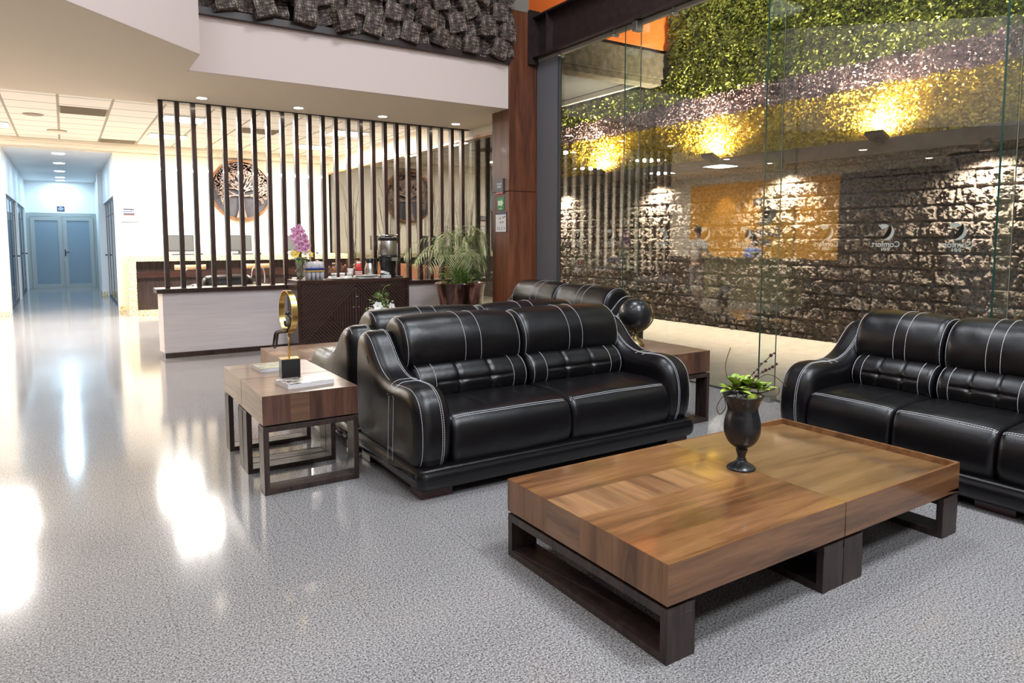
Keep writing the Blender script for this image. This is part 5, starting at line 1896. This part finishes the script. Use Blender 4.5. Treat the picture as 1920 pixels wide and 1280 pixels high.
def person(label, loc, rz, shirt, trouser, hair, seated=False, bulk=1.0, long_hair=False, lean=0.0):
    t = thing('person', label, 'person', loc, rz)
    hz = 0.92
    B_ = bulk

    def hand(p, d_, side):
        """palm with four fingers and a thumb"""
        p, d_ = Vector(p), Vector(d_).normalized()
        u = d_.cross(Vector((0, 0, 1))).normalized() * side
        nodes = [(p, .026), (p + d_ * .05, (.022, .030)), (p + d_ * .085, (.016, .034))]
        ed = [(0, 1), (1, 2)]
        for i, L in enumerate((.062, .072, .068, .052)):
            o_ = p + d_ * .085 + u * (.027 - .018 * i)
            k = len(nodes)
            nodes += [(o_ + d_ * .01, .0085), (o_ + d_ * L * .55 - Vector((0, 0, .006)), .008), (o_ + d_ * L - Vector((0, 0, .022)), .007)]
            ed += [(2, k), (k, k + 1), (k + 1, k + 2)]
        k = len(nodes)
        nodes += [(p + d_ * .035 + u * .03, .010), (p + d_ * .07 + u * .052 - Vector((0, 0, .012)), .008)]
        ed += [(0, k), (k, k + 1)]
        return nodes, ed
    # body: trunk, neck, head, arms
    sh = Vector((0, lean, 1.42))
    nodes = [(Vector((0, 0, hz)), (.15 * B_, .105)), (Vector((0, lean * .5, 1.12)), (.135 * B_, .10)), (Vector((0, lean * .9, 1.32)), (.16 * B_, .105)), (sh, (.085, .075)),
             (Vector((0, lean * 1.05, 1.50)), .052), (Vector((0, lean * 1.1 + .01, 1.60)), (.068, .08)), (Vector((0, lean * 1.1 + .015, 1.70)), (.07, .085))]
    ed = [(0, 1), (1, 2), (2, 3), (3, 4), (4, 5), (5, 6)]
    arms = []
    for s_ in (-1, 1):
        k = len(nodes)
        a = [(Vector((.185 * s_ * B_, lean, 1.39)), .058), (Vector((.235 * s_ * B_, lean + .03, 1.13)), .046), (Vector((.20 * s_, lean + .24, 1.06)), .034)]
        nodes += a
        ed += [(3, k), (k, k + 1), (k + 1, k + 2)]
        hn, he = hand(a[2][0] + Vector((-.01 * s_, .03, 0)), (-.15 * s_, 1, -.02), -s_)
        k2 = len(nodes)
        nodes += hn
        ed += [(k + 2, k2)] + [(x + k2, y + k2) for x, y in he]
        arms.append(a)
    if seated:
        for s_ in (-1, 1):
            k = len(nodes)
            nodes += [(Vector((.1 * s_, .05, hz - .04)), .09), (Vector((.12 * s_, .42, hz - .06)), .065), (Vector((.12 * s_, .44, hz - .42)), .05), (Vector((.12 * s_, .52, hz - .46)), .038)]
            ed += [(0, k), (k, k + 1), (k + 1, k + 2), (k + 2, k + 3)]
    else:
        for s_ in (-1, 1):
            k = len(nodes)
            nodes += [(Vector((.095 * s_, 0, .80)), .09), (Vector((.11 * s_, .01, .47)), .06), (Vector((.11 * s_, -.01, .10)), .042), (Vector((.12 * s_, .12, .035)), .036)]
            ed += [(0, k), (k, k + 1), (k + 1, k + 2), (k + 2, k + 3)]
    skinned('body', nodes, ed, SKIN, t, 1)
    # shirt
    sn = [(Vector((0, 0, .86)), (.175 * B_, .125)), (Vector((0, lean * .5, 1.12)), (.155 * B_, .118)), (Vector((0, lean * .9, 1.32)), (.178 * B_, .122)), (Vector((0, lean, 1.43)), (.10, .082))]
    se = [(0, 1), (1, 2), (2, 3)]
    for a in arms:
        k = len(sn)
        f = a[1][0].lerp(a[2][0], .75)
        sn += [(a[0][0], .072), (a[1][0], .060), (f, .048)]
        se += [(3, k), (k, k + 1), (k + 1, k + 2)]
    skinned('shirt', sn, se, shirt, t, 1)
    tn, te = [(Vector((0, 0, hz)), (.165 * B_, .118))], []
    for s_ in (-1, 1):
        k = len(tn)
        if seated:
            tn += [(Vector((.1 * s_, .05, hz - .04)), .10), (Vector((.12 * s_, .42, hz - .06)), .075), (Vector((.12 * s_, .44, hz - .40)), .06)]
        else:
            tn += [(Vector((.095 * s_, 0, .80)), .10), (Vector((.11 * s_, .01, .47)), .072), (Vector((.11 * s_, -.01, .10)), .06)]
        te += [(0, k), (k, k + 1), (k + 1, k + 2)]
    skinned('trousers', tn, te, trouser, t, 1)
    hy = lean * 1.1 + .015
    mb = MB()
    mb.ball((0, hy - .018, 1.715), (.086, .10, .088), 20)
    if long_hair:
        mb.ball((0, hy - .055, 1.60), (.095, .06, .13), 16)
    mb.build('hair', hair, t)
    mb = MB()
    for s_ in (-1, 1):
        mb.ball((.028 * s_, hy + .083, 1.665), (.012, .008, .007), 10, 0)
        mb.ball((.028 * s_, hy + .090, 1.665), (.005, .004, .005), 8, 1)
        mb.ball((.075 * s_, hy, 1.655), (.012, .018, .03), 10, 2)
    mb.add([(0, hy + .085, 1.665), (-.014, hy + .088, 1.628), (.014, hy + .088, 1.628), (0, hy + .112, 1.630)], [(0, 1, 3), (0, 3, 2), (1, 2, 3)], 2, True)
    mb.ball((0, hy + .086, 1.598), (.024, .008, .006), 10, 3)
    mb.build('face_features', [LETTER, BLACKPL, SKIN, BRICKRED], t)
    return t


person('guest in a beige shirt standing at the reception desk, mirrored in the glass', (-2.33, 11.82, 0), math.radians(90), SHIRT_B, TROUSER, HAIRB, bulk=1.12, lean=.03)
p = person('receptionist in a light blue shirt behind the desk, mirrored in the glass', (-4.42, 11.75, -.20), math.radians(-90), SHIRT_BL, TROUSER, HAIR, seated=True, long_hair=True, lean=.06)
t = thing('office_stool', 'high round stool under the receptionist, hidden behind the desk', 'stool', (-4.42, 11.75, 0))
MB().lathe([(0, .50), (.19, .50), (.20, .55), (0, .56)], n=24).build('seat', BLACKPL, t)
MB().tube([(0, 0, 0.03), (0, 0, .5)], .025, 10).build('column', CHROME, t)
MB().lathe([(.24, 0), (.24, .015), (.03, .04), (0, .04)], n=24).build('base', CHROME, t)
# stair behind the camera, seen faintly in the glass
t = thing('staircase', 'grey sided open staircase mirrored at the right of the glass wall', 'staircase', (-4.9, 1.2, 0))
MB().prism([(5.2, 0), (5.2, .25), (5.6, 3.1), (4.6, 3.1), (4.6, 1.9), (3.4, .9), (3.2, 0)], 0, .12, M=plane_M((.9, 0, 0), (0, 1, 0), (0, 0, 1))).build('side_wall', STEEL_GREY, t)
for i in range(9):
    B('tread', TANW, (-.9, .7, .6 + i * .30, .92 + i * .30, .35 + i * .19, .40 + i * .19), parent=t, bevel=.003)
MB().tube([(.75, .4, 1.2), (.75, 3.5, 3.0)], .02, 10).build('handrail', CHROME, t)
for y, z in ((4.9, 2.0),):
    t = thing('wall_sconce', 'small up and down wall lamp mirrored right of centre in the glass', 'wall lamp', (-3.95, 6.0, 2.35))
    B('shade', CHROME, (-.0, .09, -.13, .13, -.05, .05), parent=t, bevel=.003)
    B('lamp_lens', LEDWARM, (.01, .08, -.11, .11, .051, .056), (.01, .08, -.11, .11, -.056, -.051), parent=t)
struct(B('wall_stub', STEEL_GREY, (-4.10, -3.95, 5.6, 6.9, 0, ZS)))
